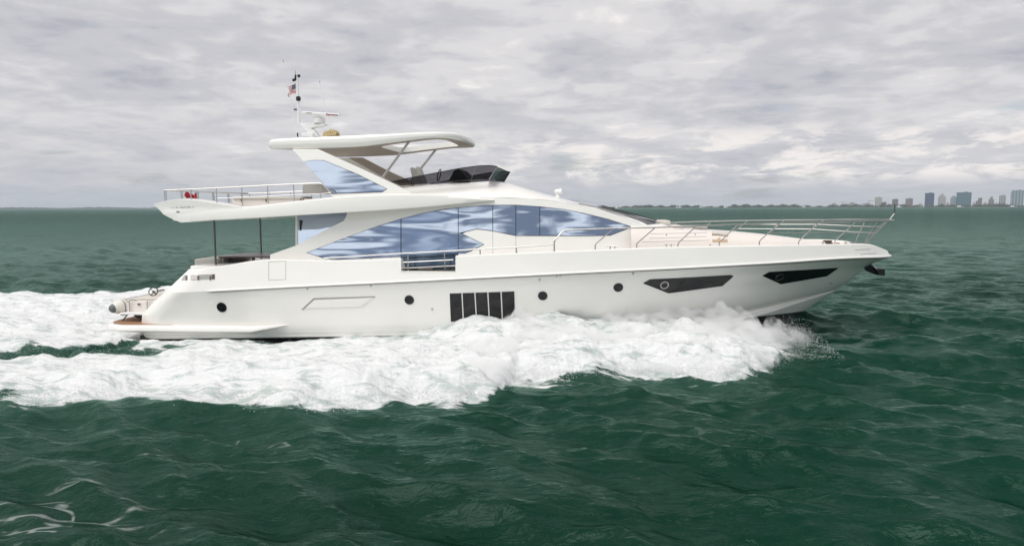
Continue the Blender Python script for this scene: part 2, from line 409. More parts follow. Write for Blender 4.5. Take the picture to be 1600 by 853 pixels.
def build_sea():
    rad = [0.6]
    while rad[-1] < 26000:
        r = rad[-1]
        st = 0.06 if r < 6 else (0.0062 if r < 12 else (0.0052 if r < 42 else min(0.0052 * (r / 42) ** 0.75, 0.035)))
        rad.append(r * (1 + st))
    rad = np.array(rad)
    c0 = math.atan2(FWD.y, FWD.x); half = R(48)
    fine = np.linspace(-half, half, 1250); coarse = np.linspace(half, 2 * math.pi - half, 150)[1:-1]
    th = np.concatenate([fine, coarse]) + c0
    nr, nt = len(rad), len(th)
    RR, TT = np.meshgrid(rad, th, indexing='ij')
    x = CAM.x + RR * np.cos(TT); y = CAM.y + RR * np.sin(TT)
    dth = np.concatenate([np.full(len(fine), fine[1] - fine[0]), np.full(len(coarse), coarse[1] - coarse[0])])
    drr = np.gradient(rad)
    dr = np.maximum(drr[:, None] * 0.8, rad[:, None] * dth[None, :])
    h, sx_, sy_, foam, lace, chop = sea(x.ravel(), y.ravel(), dr.ravel())
    co = np.stack([x.ravel() + sx_, y.ravel() + sy_, h], 1)
    co = np.concatenate([co, [[CAM.x, CAM.y, 0.0]]]); nv = len(co)
    i = np.arange(nr - 1)[:, None] * nt; j = np.arange(nt)[None, :]; j2 = (j + 1) % nt
    q = np.stack([(i + j), (i + nt + j), (i + nt + j2), (i + j2)], -1).reshape(-1, 4)
    tri = np.stack([np.full(nt, nv - 1), np.arange(nt), (np.arange(nt) + 1) % nt], 1)
    me = bpy.data.meshes.new('sea')
    nl = q.size + tri.size; npoly = len(q) + len(tri)
    me.vertices.add(nv); me.vertices.foreach_set('co', co.astype(np.float32).ravel())
    me.loops.add(nl); me.loops.foreach_set('vertex_index', np.concatenate([q.ravel(), tri.ravel()]).astype(np.int32))
    me.polygons.add(npoly)
    me.polygons.foreach_set('loop_start', np.concatenate([np.arange(len(q)) * 4, q.size + np.arange(len(tri)) * 3]).astype(np.int32))
    me.polygons.foreach_set('use_smooth', np.ones(npoly, bool))
    me.update(calc_edges=True)
    for nm, arr in (('foam', foam), ('lace', lace), ('chop', chop)):
        at = me.attributes.new(nm, 'FLOAT', 'POINT'); at.data.foreach_set('value', np.append(arr, -9 if nm == 'foam' else 0).astype(np.float32))
    me.materials.append(water_material())
    o = bpy.data.objects.new('sea', me); COL.objects.link(o); tag(o, kind='structure'); return o

def water_material():
    mt = bpy.data.materials.new('sea_water'); mt.use_nodes = True; nt = mt.node_tree; N = nt.nodes; L = nt.links; N.clear()
    def nd(t, **k):
        n = N.new(t)
        for a, b in k.items(): setattr(n, a, b)
        return n
    def mth(op, a, b=None, clamp=False):
        n = nd('ShaderNodeMath', operation=op); n.use_clamp = clamp
        for i, x in enumerate((a, b)):
            if x is None: continue
            if isinstance(x, (int, float)): n.inputs[i].default_value = x
            else: L.new(x, n.inputs[i])
        return n.outputs[0]
    def mr(x, a, b, c=0.0, d=1.0, ip='SMOOTHSTEP'):
        n = nd('ShaderNodeMapRange', interpolation_type=ip)
        for i, v in enumerate((a, b, c, d)): n.inputs[i + 1].default_value = v
        L.new(x, n.inputs[0]); return n.outputs[0]
    geo = nd('ShaderNodeNewGeometry')
    def noise(scale, detail=4, rough=0.5, st=(1, 1, 1), dist=0.0):
        mp = nd('ShaderNodeMapping'); mp.inputs['Scale'].default_value = st; L.new(geo.outputs['Position'], mp.inputs[0])
        n = nd('ShaderNodeTexNoise'); n.inputs['Scale'].default_value = scale; n.inputs['Detail'].default_value = detail
        n.inputs['Roughness'].default_value = rough; n.inputs['Distortion'].default_value = dist
        L.new(mp.outputs[0], n.inputs['Vector']); return n.outputs[0]
    fo = nd('ShaderNodeAttribute', attribute_name='foam').outputs['Fac']
    la = nd('ShaderNodeAttribute', attribute_name='lace').outputs['Fac']
    n1 = noise(1.5, 8, 0.62, (0.55, 1.25, 1), 0.5)
    n2 = noise(7.0, 5, 0.6, (0.45, 1.3, 1), 0.3)
    nz = mth('ADD', mth('MULTIPLY', mth('SUBTRACT', n1, 0.5), 2.2), mth('MULTIPLY', mth('SUBTRACT', n2, 0.5), 0.8))
    core = mr(fo, 0.2, 1.6, 0.0, 0.42, 'LINEAR')
    fm = mr(mth('ADD', mth('ADD', fo, nz), core), 0.02, 0.34)
    ringv = nd('ShaderNodeTexVoronoi', feature='DISTANCE_TO_EDGE'); ringv.inputs['Scale'].default_value = 2.1
    mp = nd('ShaderNodeMapping'); mp.inputs['Scale'].default_value = (0.42, 1.5, 0.0)
    wv = nd('ShaderNodeVectorMath', operation='ADD'); L.new(geo.outputs['Position'], wv.inputs[0])
    nv = nd('ShaderNodeTexNoise'); nv.inputs['Scale'].default_value = 0.9; L.new(geo.outputs['Position'], nv.inputs['Vector'])
    sc = nd('ShaderNodeVectorMath', operation='SCALE'); sc.inputs['Scale'].default_value = 1.1; L.new(nv.outputs['Color'], sc.inputs[0]); L.new(sc.outputs[0], wv.inputs[1])
    L.new(wv.outputs[0], mp.inputs[0]); L.new(mp.outputs[0], ringv.inputs['Vector'])
    web = mr(ringv.outputs['Distance'], 0.008, 0.075, 1.0, 0.0)
    lm = mth('MULTIPLY', web, mr(mth('ADD', la, mth('MULTIPLY', mth('SUBTRACT', n1, 0.5), 2.6)), 0.36, 0.80), True)
    lm = mth('MULTIPLY', mth('MULTIPLY', lm, 0.34), mr(noise(2.2, 3, 0.6, (0.6, 1.6, 1)), 0.42, 0.56))
    fm2 = mth('MAXIMUM', fm, lm)
    # water body: deep green, paler where air is churned in beside the foam
    b = nd('ShaderNodeBsdfDiffuse'); gl_ = nd('ShaderNodeBsdfGlossy'); gl_.inputs['Color'].default_value = (0.49, 0.68, 0.60, 1); gl_.inputs['Roughness'].default_value = 0.11
    fr_ = nd('ShaderNodeFresnel'); fr_.inputs['IOR'].default_value = 1.33; wm = nd('ShaderNodeMixShader')
    L.new(fr_.outputs[0], wm.inputs[0]); L.new(b.outputs[0], wm.inputs[1]); L.new(gl_.outputs[0], wm.inputs[2])
    churn = mr(mth('ADD', fo, mth('MULTIPLY', nz, 0.6)), -1.0, 0.3, 0.0, 0.5)
    depthn = mr(noise(0.055, 3, 0.5), 0.35, 0.65, 0.0, 1.0)
    mx0 = nd('ShaderNodeMix', data_type='RGBA'); mx0.inputs[6].default_value = (0.0007, 0.018, 0.0092, 1); mx0.inputs[7].default_value = (0.0018, 0.030, 0.0172, 1); L.new(depthn, mx0.inputs[0])
    mxc = nd('ShaderNodeMix', data_type='RGBA'); mxc.inputs[7].default_value = (0.035, 0.085, 0.065, 1); L.new(churn, mxc.inputs[0]); L.new(mx0.outputs[2], mxc.inputs[6])
    L.new(mxc.outputs[2], b.inputs['Color'])
    r1 = noise(3.4, 5, 0.6, (0.75, 1.3, 1), 0.4); r2 = noise(0.5, 4, 0.55, (0.7, 1.3, 1))
    ch = nd('ShaderNodeAttribute', attribute_name='chop').outputs['Fac']
    r3 = noise(1.1, 4, 0.55, (0.6, 1.4, 1), 0.3)
    hgt = mth('ADD', mth('MULTIPLY', r1, mr(ch, 0.3, 1.0, 0.06, 0.16, 'LINEAR')), mth('ADD', mth('MULTIPLY', r2, mr(ch, 0.3, 1.0, 0.10, 1.0, 'LINEAR')), mth('MULTIPLY', r3, mr(ch, 0.3, 1.0, 0.05, 0.5, 'LINEAR'))))
    bp = nd('ShaderNodeBump'); bp.inputs['Strength'].default_value = 1.0; bp.inputs['Distance'].default_value = 1.0; L.new(hgt, bp.inputs['Height'])
    [L.new(bp.outputs[0], q.inputs['Normal']) for q in (b, gl_, fr_)]
    f = nd('ShaderNodeBsdfPrincipled'); fcn = nd('ShaderNodeMix', data_type='RGBA'); fcn.inputs[6].default_value = (0.46, 0.52, 0.50, 1); fcn.inputs[7].default_value = (0.74, 0.75, 0.75, 1)
    L.new(mr(mth('ADD', noise(2.4, 8, 0.68, (0.5, 1.5, 1), 0.6), mth('MULTIPLY', core, 0.14)), 0.41, 0.55), fcn.inputs[0]); L.new(fcn.outputs[2], f.inputs['Base Color']); f.inputs['Roughness'].default_value = 0.9; f.inputs['Specular IOR Level'].default_value = 0.1
    f1 = noise(5.5, 7, 0.65, (0.6, 1.2, 1), 0.4)
    bf = nd('ShaderNodeBump'); bf.inputs['Strength'].default_value = 0.8; bf.inputs['Distance'].default_value = 0.10; L.new(f1, bf.inputs['Height']); L.new(bf.outputs[0], f.inputs['Normal'])
    ms = nd('ShaderNodeMixShader'); L.new(fm2, ms.inputs[0]); L.new(wm.outputs[0], ms.inputs[1]); L.new(f.outputs[0], ms.inputs[2])
    o = nd('ShaderNodeOutputMaterial'); L.new(ms.outputs[0], o.inputs[0]); return mt
build_sea()

# ================================================================ FAR SHORE AND SKYLINE
SHORE = 3000.0
def far(u, dist):                  # point on the sea at that distance along pixel column u
    d = ray(u, 323.0); k = dist / math.hypot(d.x, d.y); return Vector((CAM.x + d.x * k, CAM.y + d.y * k, 0))
def far_z(u, v, dist):
    d = ray(u, v); k = dist / math.hypot(d.x, d.y); return CAM.z + d.z * k
def shore_strip(name, u0, u1, dist, depth, hgt, n=60):
    a = [far(u, dist) for u in np.linspace(u0, u1, n)]; b = [far(u, dist + depth) for u in np.linspace(u0, u1, n)]
    up = Vector((0, 0, hgt)); dn = Vector((0, 0, -2))
    mb = MB().grid([[p + dn for p in a], [p + up * 0.6 for p in a], [p + up for p in [q + (r - q) * 0.1 for q, r in zip(a, b)]], [p + up for p in b], [p + dn for p in b]])
    o = mb.build(name, add_noise(mat(name, (0.20, 0.19, 0.165), 0.9), 0.02, 0.8, (0.11, 0.12, 0.10)), None)
    return tag(o, kind='structure')
shore_strip('shore', 860, 1800, SHORE + 8, 700, 1.6)
shore_strip('far_shore', -300, 340, SHORE * 2.2, 600, 2.5)
M['tree'] = add_noise(mat('far_foliage', (0.045, 0.062, 0.045), 0.9), 0.09, 0.9, (0.075, 0.085, 0.06))
def tree_belt(name, u0, u1, dist, n, hfun, label, r0=5.0):
    mb = MB()
    for i in range(n):
        u = u0 + (u1 - u0) * (i + random.random()) / n
        p = far(u, dist + random.random() ** 1.5 * 160 + 15); hh = hfun(u) * random.uniform(0.55, 1.15)
        if hh < 1.5: continue
        r = random.uniform(0.7, 1.3) * r0
        rows = []
        for a in range(5):
            la = -1.2 + 2.6 * a / 4; 
            rows.append([p + Vector((math.cos(q * 1.047) * r * math.cos(la) * random.uniform(0.7, 1.2), math.sin(q * 1.047) * r * math.cos(la), max(0, hh * (0.5 + 0.5 * math.sin(la) * random.uniform(0.85, 1.12))))) for q in range(6)])
        mb.grid(rows, True)
    return tag(mb.build(name, 'tree', None, smooth=0), label, 'trees', kind='stuff')
tree_belt('shore_trees', 860, 1700, SHORE + 10, 1500, lambda u: 9.0 + 4.5 * math.sin(u * 0.021) * math.sin(u * 0.057 + 1) + 2.5 * math.sin(u * 0.33) - (3 if u < 1000 else 0), 'long belt of dark trees lining the far shore')
tree_belt('distant_trees', -280, 330, SHORE * 2.2 + 10, 500, lambda u: 12 + 3 * math.sin(u * 0.05), 'thin dark line of land and trees on the left horizon', 9.0)

def facade(name, wall, glass, fx, fz, gapx=0.35, gapz=0.4, rough=0.5):
    """storeys and bays as a real pattern of the facade: windows between floor bands"""
    mt = bpy.data.materials.new(name); mt.use_nodes = True; nt = mt.node_tree; N = nt.nodes; L = nt.links
    b = N['Principled BSDF']; b.inputs['Roughness'].default_value = rough
    tc = N.new('ShaderNodeTexCoord'); sp = N.new('ShaderNodeSeparateXYZ'); L.new(tc.outputs['Object'], sp.inputs[0])
    def frac(sock, period, gap):
        d = N.new('ShaderNodeMath'); d.operation = 'DIVIDE'; d.inputs[1].default_value = period; L.new(sock, d.inputs[0])
        f = N.new('ShaderNodeMath'); f.operation = 'FRACT'; L.new(d.outputs[0], f.inputs[0])
        g = N.new('ShaderNodeMath'); g.operation = 'GREATER_THAN'; g.inputs[1].default_value = gap; L.new(f.outputs[0], g.inputs[0]); return g.outputs[0]
    a = frac(sp.outputs[0], fx, gapx); c = frac(sp.outputs[2], fz, gapz)
    m_ = N.new('ShaderNodeMath'); m_.operation = 'MULTIPLY'; L.new(a, m_.inputs[0]); L.new(c, m_.inputs[1])
    x = N.new('ShaderNodeMix'); x.data_type = 'RGBA'; x.inputs[6].default_value = (*wall, 1); x.inputs[7].default_value = (*glass, 1)
    L.new(m_.outputs[0], x.inputs[0]); L.new(x.outputs[2], b.inputs['Base Color']); return mt
def tower(u0, u1, v, dist, label, steps, wall, glass, fx, fz=3.6, gx=0.35, gz=0.4, name='tower_block', cat='building', group=None):
    """steps: (inset share left, inset share right, height share) tiers from the ground up"""
    p0 = far(u0, dist); p1 = far(u1, dist); w = (p1 - p0).length; ht = far_z((u0 + u1) / 2, v, dist); mid = (p0 + p1) / 2
    ang = math.atan2((p1 - p0).y, (p1 - p0).x)
    root = empty(name, mid, label, cat, group); root.rotation_euler.z = ang
    fm = facade(name + '_facade', wall, glass, fx, fz, gx, gz); dp = w * 0.7; z0 = -0.5
    for i, (a, c, share) in enumerate(steps):
        mb = MB(); x0 = -w / 2 + a * w; x1 = w / 2 - c * w; z1 = ht * share
        mb.box(((x0 + x1) / 2, dp / 2, (z0 + z1) / 2), (x1 - x0, dp * (1 - a - c) if i else dp, z1 - z0))
        o = mb.build('wall' if i == 0 else 'upper_tier', fm, None, smooth=0); o.parent = root
        if i == len(steps) - 1:
            rb = MB(); rb.box(((x0 + x1) / 2, dp / 2, z1 + 0.6), ((x1 - x0) * 1.03, dp * 1.03 * (1 - a - c) if i else dp * 1.03, 1.2))
            rb.box(((x0 + x1) / 2 + w * 0.1, dp / 2, z1 + 2.2), ((x1 - x0) * 0.3, dp * 0.3, 2.4))
            r_ = rb.build('roof', mat(name + '_roof', tuple(q * 0.8 for q in wall), 0.7), None, smooth=0); r_.parent = root
        z0 = z1 + 0.004
    return root
B = SHORE + 60
tower(1366.5, 1377.6, 309, B, 'pale beige slab tower farthest left of the skyline', [(0, 0, 1)], (0.40, 0.38, 0.35), (0.24, 0.24, 0.24), 7)
tower(1377.5, 1385, 316.5, B + 30, 'low grey block at the foot of the pale beige slab tower', [(0, 0, 1)], (0.21, 0.21, 0.21), (0.10, 0.11, 0.12), 6, name='low_block')
tower(1393.6, 1403, 312, B, 'small dark brown block above the bow antenna', [(0, 0, 1)], (0.19, 0.16, 0.155), (0.08, 0.08, 0.09), 5)
tower(1414.4, 1426, 311, B + 10, 'mauve brown flat roofed block left of the dark blue tower', [(0, 0, 1)], (0.24, 0.19, 0.19), (0.12, 0.11, 0.12), 5)
tower(1444.4, 1459, 302.3, B, 'dark navy blue glass tower', [(0, 0, 1)], (0.075, 0.10, 0.165), (0.045, 0.065, 0.12), 4, gx=0.2, gz=0.25)
tower(1465, 1477.5, 303.8, B + 20, 'light grey tower with a stepped pointed crown', [(0, 0, 0.80), (0.14, 0.14, 0.91), (0.32, 0.32, 1)], (0.42, 0.41, 0.40), (0.22, 0.23, 0.25), 6)
tower(1484.2, 1494, 307, B + 25, 'pale aqua glass tower beside the wide teal block', [(0, 0, 0.93), (0.25, 0.2, 1)], (0.33, 0.38, 0.40), (0.17, 0.23, 0.26), 5)
tower(1493.6, 1517, 301, B, 'widest teal glass office block', [(0, 0, 0.99)], (0.115, 0.185, 0.225), (0.055, 0.115, 0.155), 5, gx=0.18, gz=0.25)
tower(1524, 1534, 310.2, B + 15, 'brown tower with a stepped shoulder right of the wide teal block', [(0, 0, 0.72), (0.35, 0, 1)], (0.23, 0.19, 0.185), (0.11, 0.10, 0.11), 4)
tower(1544, 1552.6, 308.4, B + 5, 'narrow brown tower with a tall central cap', [(0, 0, 0.80), (0.25, 0.25, 1)], (0.25, 0.21, 0.205), (0.12, 0.11, 0.12), 4)
tower(1560.4, 1571, 306, B, 'pale grey tower with vertical stripes', [(0, 0, 1)], (0.36, 0.36, 0.37), (0.18, 0.19, 0.21), 7, gx=0.5, gz=0.05)
tower(1578, 1598.5, 298, B, 'tallest pale teal tower at the right edge', [(0, 0, 0.93), (0.08, 0.0, 1)], (0.30, 0.35, 0.37), (0.10, 0.16, 0.19), 9, gx=0.45, gz=0.12)
low = [(1296, 1309, 318.4), (1323, 1338, 317.0), (1342, 1364, 318.2), (1433, 1442, 318.8), (1478.5, 1483, 317.0), (1519, 1523.5, 317.0), (1535, 1543, 317.2), (1554, 1559, 317.5)]
lab = ['hazy low pale building left of the two cranes', 'hazy low building between the two cranes', 'long low grey building left of the pale beige slab tower', 'low pale building left of the navy tower',
       'small pale building between the stepped grey tower and the aqua tower', 'small low block directly right of the widest teal block', 'low pale building between the two brown stepped towers', 'low block left of the striped grey tower']
for (u0, u1, v), l in zip(low, lab):
    tower(u0, u1, v, B + 120, l, [(0, 0, 0.8), (0.3, 0.25, 1)], (0.36, 0.35, 0.34), (0.2, 0.2, 0.21), 8, name='low_building')
def crane(u, v, du, label):
    p = far(u, B + 200); ht = far_z(u, v, B + 200); c = empty('tower_crane', p, label, 'crane', 'cranes on the skyline')
    MB().box(p + Vector((0, 0, ht / 2)), (1.6, 1.6, ht)).build('mast', 'grey', c, smooth=0)
    q = far(u + du, B + 200); d = (q - p); MB().tube([p - d * 0.35 + Vector((0, 0, ht * 0.92)), q + Vector((0, 0, ht * 0.92))], 0.8, 4).build('jib', 'grey', c, smooth=0)
    MB().tube([p + Vector((0, 0, ht)), p + d * 0.7 + Vector((0, 0, ht * 0.93))], 0.3, 4).build('tie', 'grey', c, smooth=0)
crane(1316, 315, 9, 'left of two thin cranes, over the hazy low buildings'); crane(1357.4, 313, 9, 'right of two thin cranes, beside the pale beige slab tower')

def far_boat(u, ln, hh, label, dist=SHORE - 140):
    p = far(u, dist); c = empty('motor_boat', p, label, 'boat', 'small white boats off the far shore')
    d = (far(u + 1, dist) - p).normalized()
    def pt(a, z, o=0): return p + d * a + Vector((-d.y, d.x, 0)) * o + Vector((0, 0, z))
    mb = MB(); rows = []
    for t in (-0.5, -0.2, 0.15, 0.38, 0.5):
        w = (0.16 if t < 0.2 else 0.12 if t < 0.45 else 0.01) * ln
        rows.append([pt(t * ln, hh * 0.36 + 0.1 * max(t, 0) * hh, -w), pt(t * ln * 0.94, -0.3, -w * 0.6), pt(t * ln * 0.94, -0.3, w * 0.6), pt(t * ln, hh * 0.36 + 0.1 * max(t, 0) * hh, w)])
    mb.grid(rows, True); mb.build('hull', 'white', c, smooth=30)
    mb = MB(); mb.prism([pt(-0.32 * ln, hh * 0.36, -0.1 * ln), pt(0.2 * ln, hh * 0.36, -0.1 * ln), pt(0.05 * ln, hh, -0.1 * ln), pt(-0.28 * ln, hh, -0.1 * ln)], Vector((-d.y, d.x, 0)) * 0.2 * ln)
    mb.build('cabin', 'white', c, smooth=0)
for u, ln, hh, l in ((1058, 14, 4.5, 'first small white boat right of the sailboat, near the windscreen tip'), (1062.5, 17, 5.5, 'white boat just right of the first one off the tree belt'), (1095, 19, 5, 'low white boat off the middle of the tree belt'),
                     (1133.5, 16, 7, 'taller white boat off the tree belt above the bow rail'), (1256, 15, 5, 'lone small white boat off the far shore before the cranes'),
                     (1405, 18, 6, 'white boat beside the small dark brown block'), (1500, 26, 5, 'long low white boat in front of the widest teal block'), (1583, 22, 5, 'white boat under the tallest pale teal tower')):
    far_boat(u, ln, hh, l)
def sail_boat(u):
    p = far(u, 1100); c = empty('sailboat', p, 'tiny white sailboat on the horizon right of the searchlight', 'sailboat')
    far_x = (far(u + 1, 1100) - p).normalized(); dy = Vector((-far_x.y, far_x.x, 0))
    pt = lambda a, z, o=0: p + far_x * a + dy * o + Vector((0, 0, z))
    MB().grid([[pt(t, 0.9, -w), pt(t * .92, -.2, -w * .5), pt(t * .92, -.2, w * .5), pt(t, 0.9, w)] for t, w in ((-3.2, .9), (0, 1.2), (2, .8), (3.6, .02))], True).build('hull', 'white', c)
    MB().tube([pt(0.3, 0), pt(0.3, 6.6)], 0.07, 6).build('mast', 'white', c)
    MB().prism([pt(0.2, 1.5), pt(-2.4, 1.6), pt(-1.0, 3.6, .25), pt(0.2, 6.4)], dy * 0.04).build('sail', 'white', c, smooth=0)
sail_boat(963.5)
# ================================================================ THE YACHT
yacht = empty('motor_yacht', (12, 0, 0), 'large white flybridge motor yacht speeding to the right with blue mirror windows', 'yacht')
def X(u, v, Y): return on_y(u, v, Y).x
class Row:
    def __init__(s, px, W, p, q, x0, tuck=0.30):
        s.W, s.p, s.q, s.x0, s.tuck = W, p, q, x0, tuck
        s.xe = on_y(px[-1][0], px[-1][1], 0).x; s.xa = on_y(px[0][0], px[0][1], -(W - tuck)).x
        xs = []; zs = []
        for u, v in px[:-1]:
            a = on_w(u, v, lambda x, z: s.w(x)); xs.append(a.x); zs.append(a.z)
        e = on_y(px[-1][0], px[-1][1], 0); xs.append(e.x); zs.append(e.z); s.z = Curve(xs, zs)
    def w(s, x):
        t = np.clip((np.asarray(x, float) - s.x0) / (s.xe - s.x0), 0, 1)
        r = s.W * (1 - t ** s.p) ** s.q - s.tuck * np.clip(1 - (np.asarray(x, float) - s.xa) / 0.9, 0, 1) ** 2
        return r if r.ndim else float(r)
    def pts(s, n):
        k = np.linspace(0, 1, n); k = np.where(k < 0.75, k / 0.75 * 0.88, 0.88 + 0.12 * (1 - (1 - (k - 0.75) / 0.25) ** 2.2))
        xs = s.xa + (s.xe - s.xa) * k
        return np.stack([xs, -s.w(xs), s.z(xs)], 1)
R0 = Row([(226, 527), (440, 526.5), (720, 523), (850, 520.5), (1000, 515.5), (1100, 508), (1188, 492), (1250, 472.5), (1304, 454.5)], 2.62, 2.2, 0.80, 8)
R0b = Row([(224, 522), (440, 521.5), (720, 518), (850, 515), (1000, 510), (1100, 501), (1188, 485.5), (1250, 468.5), (1305, 453.3)], 2.64, 2.2, 0.80, 8)
R0c = Row([(223.5, 521.5), (440, 521), (720, 517), (850, 514), (1000, 508), (1100, 499.5), (1188, 484), (1250, 467.5), (1305, 453)], 2.66, 2.15, 0.86, 8)
R1 = Row([(221, 511), (440, 511), (720, 506), (850, 502), (1000, 495), (1100, 487), (1188, 475), (1250, 463.5), (1307, 451.5)], 2.74, 2.35, 0.76, 8)
R2 = Row([(222, 492), (330, 489), (480, 485), (780, 474), (1000, 463), (1100, 455.5), (1200, 446), (1330, 437)], 2.84, 2.65, 0.68, 9)
R3 = Row([(241, 471), (330, 467), (480, 460.5), (780, 446), (1060, 433), (1200, 424.5), (1352, 416)], 2.95, 3.0, 0.60, 9.5)
R4 = Row([(257, 457), (320, 455), (460, 447.5), (620, 440), (780, 432), (900, 426), (1060, 418.5), (1200, 411), (1340, 402.5), (1388.5, 399)], 3.06, 3.2, 0.54, 10)
R5 = Row([(294, 422), (340, 417.5), (422, 407), (520, 408), (620, 405.5), (712, 401), (906, 393), (1060, 387.2), (1247, 384), (1340, 382.4), (1360, 383.3), (1376, 388.5), (1385, 394)], 2.98, 3.2, 0.54, 10)
NX = 150
def lerp_rows(a, b, n): return [a + (b - a) * k / n for k in range(n)]
chain = [R0, R0b, R0c, R1, R2, R3, R4, R5]; P_ = [r.pts(NX) for r in chain]
rows = []
for a, b in zip(P_[:-1], P_[1:]): rows += lerp_rows(a, b, 4)
rows.append(P_[-1])
# tumblehome cap rail on top, rounded inward
top = P_[-1].copy(); c1 = top + np.array([0, 0.03, 0.025]); c2 = top + np.array([0, 0.12, 0.03]); c3 = top + np.array([0, 0.16, -0.25])
for c in (c1, c2, c3): c[:, 1] = np.minimum(c[:, 1], 0); c[-1, 0] -= 0.02
full = rows + [c1, c2, c3]
hb = MB().grid([[tuple(p) for p in r] for r in full]).both()
# bottom down to the keel, and the transom closing the stern
STEM = [(1304, 454.5), (1257, 485.5), (1212, 514), (1160, 546), (1090, 580), (1000, 605)]
st = [on_y(u, v, 0) for u, v in STEM]
kz = Curve([p.x for p in st][::-1], [p.z for p in st][::-1])
def keel_z(x): return max(kz(x), -1.1)
bootpx = [(226, 528.5), (440, 527.8), (720, 524.6), (1000, 519), (1100, 508.5), (1188, 494), (1257, 485.4)]
bp_ = [on_w(u, v, lambda x, z: R0.w(x) * 0.97) for u, v in bootpx[:-1]] + [on_y(*bootpx[-1], 0)]
bz = Curve([p.x for p in bp_], [p.z for p in bp_])
upper = []; lower = []
for p in P_[0]:
    zk = keel_z(p[0]); zc = p[2]; zb = min(bz(p[0]), zc - 0.01) if p[0] < bp_[-1].x else zk
    r = min(max((zc - zb) / max(zc - zk, 1e-4), 0.0), 1.0)
    f = lambda k: (p[0], p[1] * (1 - k) ** 0.85, zc + (zk - zc) * k)
    upper.append([f(r * k / 4) for k in range(5)]); lower.append([f(r + (1 - r) * k / 6) for k in range(7)])
hb2 = MB().grid(upper).both(); hb.add(hb2.v, hb2.f)
tr = [[(p[0], p[1] * k, p[2]) for k in np.linspace(1, -1, 9)] for p in [r[0] for r in rows]]
hb.grid(tr)
hull = hb.build('hull', 'gel', yacht, smooth=16, weld=True)
MB().grid(lower).both().build('antifouling_bottom', 'antifoul', yacht, smooth=30, weld=True)
hull_me = hull.data
HB = BVHTree.FromPolygons([v.co[:] for v in hull_me.vertices], [p.vertices[:] for p in hull_me.polygons])
HS = bvh_surf(HB, -2.9)
# gate recess in the bulwark: a real opening is cut through the bulwark band
# (done by boolean-free means: the faces of the band inside the gate are removed)
def cut_gate():
    g0 = on_w(627, 415, lambda x, z: R5.w(x)).x; g1 = on_w(712, 415, lambda x, z: R5.w(x)).x
    zb = on_w(670, 424, lambda x, z: R4.w(x)).z
    bm = bmesh.new(); bm.from_mesh(hull_me)
    for co, no in (((g0, 0, 0), (1, 0, 0)), ((g1, 0, 0), (1, 0, 0)), ((0, 0, zb), (0, 0, 1))):
        gm = [f for f in bm.faces if g0 - 1.2 < f.calc_center_median().x < g1 + 1.2 and f.calc_center_median().y < -2 and f.calc_center_median().z > zb - 0.5]
        es = {e for f in gm for e in f.edges}; vs = {v for f in gm for v in f.verts}
        bmesh.ops.bisect_plane(bm, geom=list(vs) + list(es) + gm, plane_co=co, plane_no=no, dist=1e-5)
    kill = [f for f in bm.faces if g0 < f.calc_center_median().x < g1 and f.calc_center_median().y < -2 and f.calc_center_median().z > zb]
    bmesh.ops.delete(bm, geom=kill, context='FACES'); bm.to_mesh(hull_me); bm.free()
    # reveals: jambs and the sill of the opening
    mb = MB()
    for gx, s in ((g0, -1), (g1, 1)):
        y0 = -R4.w(gx); y5 = -R5.w(gx); zt = R5.z(gx)
        mb.prism([(gx, y5 - 0.055, zb - 0.02), (gx, y5 - 0.004, zt + 0.02), (gx, y5 + 0.16, zt + 0.02), (gx, y5 + 0.5, zb - 0.02)], (0.035 * s, 0, 0))
    y5 = -R5.w(g0); mb.box(((g0 + g1) / 2, y5 + 0.22, zb - 0.02), (g1 - g0, 0.56, 0.03))
    mb.build('gate_reveal', 'gel', yacht, smooth=0)
    return g0, g1, zb
G0, G1, GZ = cut_gate()
# decks inside the bulwark
dk = [(x, -(R5.w(x) - 0.10), R5.z(x) - (0.30 if x < 19 else 0.30 - 0.26 * min((x - 19) / 3, 1))) for x in np.linspace(R5.xa + 0.25, R5.xe - 0.12, 60)]
MB().grid([[(p[0], p[1] * k, p[2]) for k in (1, 0.5, 0, -0.5, -1)] for p in dk]).build('deck', 'cream', yacht)
# rubbing strake
rub = [p for p in P_[6] if p[0] > on_w(320, 455, lambda x, z: R4.w(x)).x]
rb = MB().tube([(p[0], p[1] - 0.015, p[2]) for p in rub], [0.008] + [0.034] * (len(rub) - 2) + [0.02], 8); rb.both().build('rub_rail', 'gel', yacht)
sm = MB().tube([(p[0], p[1] - 0.012, p[2] - 0.047) for p in rub], [0.004] + [0.014] * (len(rub) - 2) + [0.01], 6); sm.both().build('rub_rail_insert', 'darkmetal', yacht)

# hull windows and fittings
def porthole(u, v, r, rim='chrome', parent=yacht):
    p, n = HS(u, v); rr = r * (p - CAM).length / FPX
    g = MB().lathe(p - n * 0.02, [(1e-4, 0.024), (rr * 0.93, 0.024), (rr * 0.93, 0.0)], n, 28).build('porthole', 'black', parent)
    MB().lathe(p - n * 0.02, [(rr * 0.90, 0.0), (rr * 0.90, 0.034), (rr * 1.02, 0.038), (rr * 1.06, 0.0)], n, 28).build('porthole_rim', rim, g)
    return g
for u, v in ((346.5, 480), (639.5, 468.5), (848, 462), (966, 449)): porthole(u, v, 7.2, 'rubber')
def hull_window(px, pu, pv, rim):
    w = drape(px, HS, 0.012, 0.03, 12).build('hull_window', 'black', yacht, smooth=25)
    p, n = HS(pu, pv); rr = 6.6 * (p - CAM).length / FPX
    MB().lathe(p, [(rr * 0.78, 0.012), (rr * 0.80, 0.03), (rr, 0.03), (rr * 1.03, 0.012)], n, 28).build('porthole_rim', rim, w)
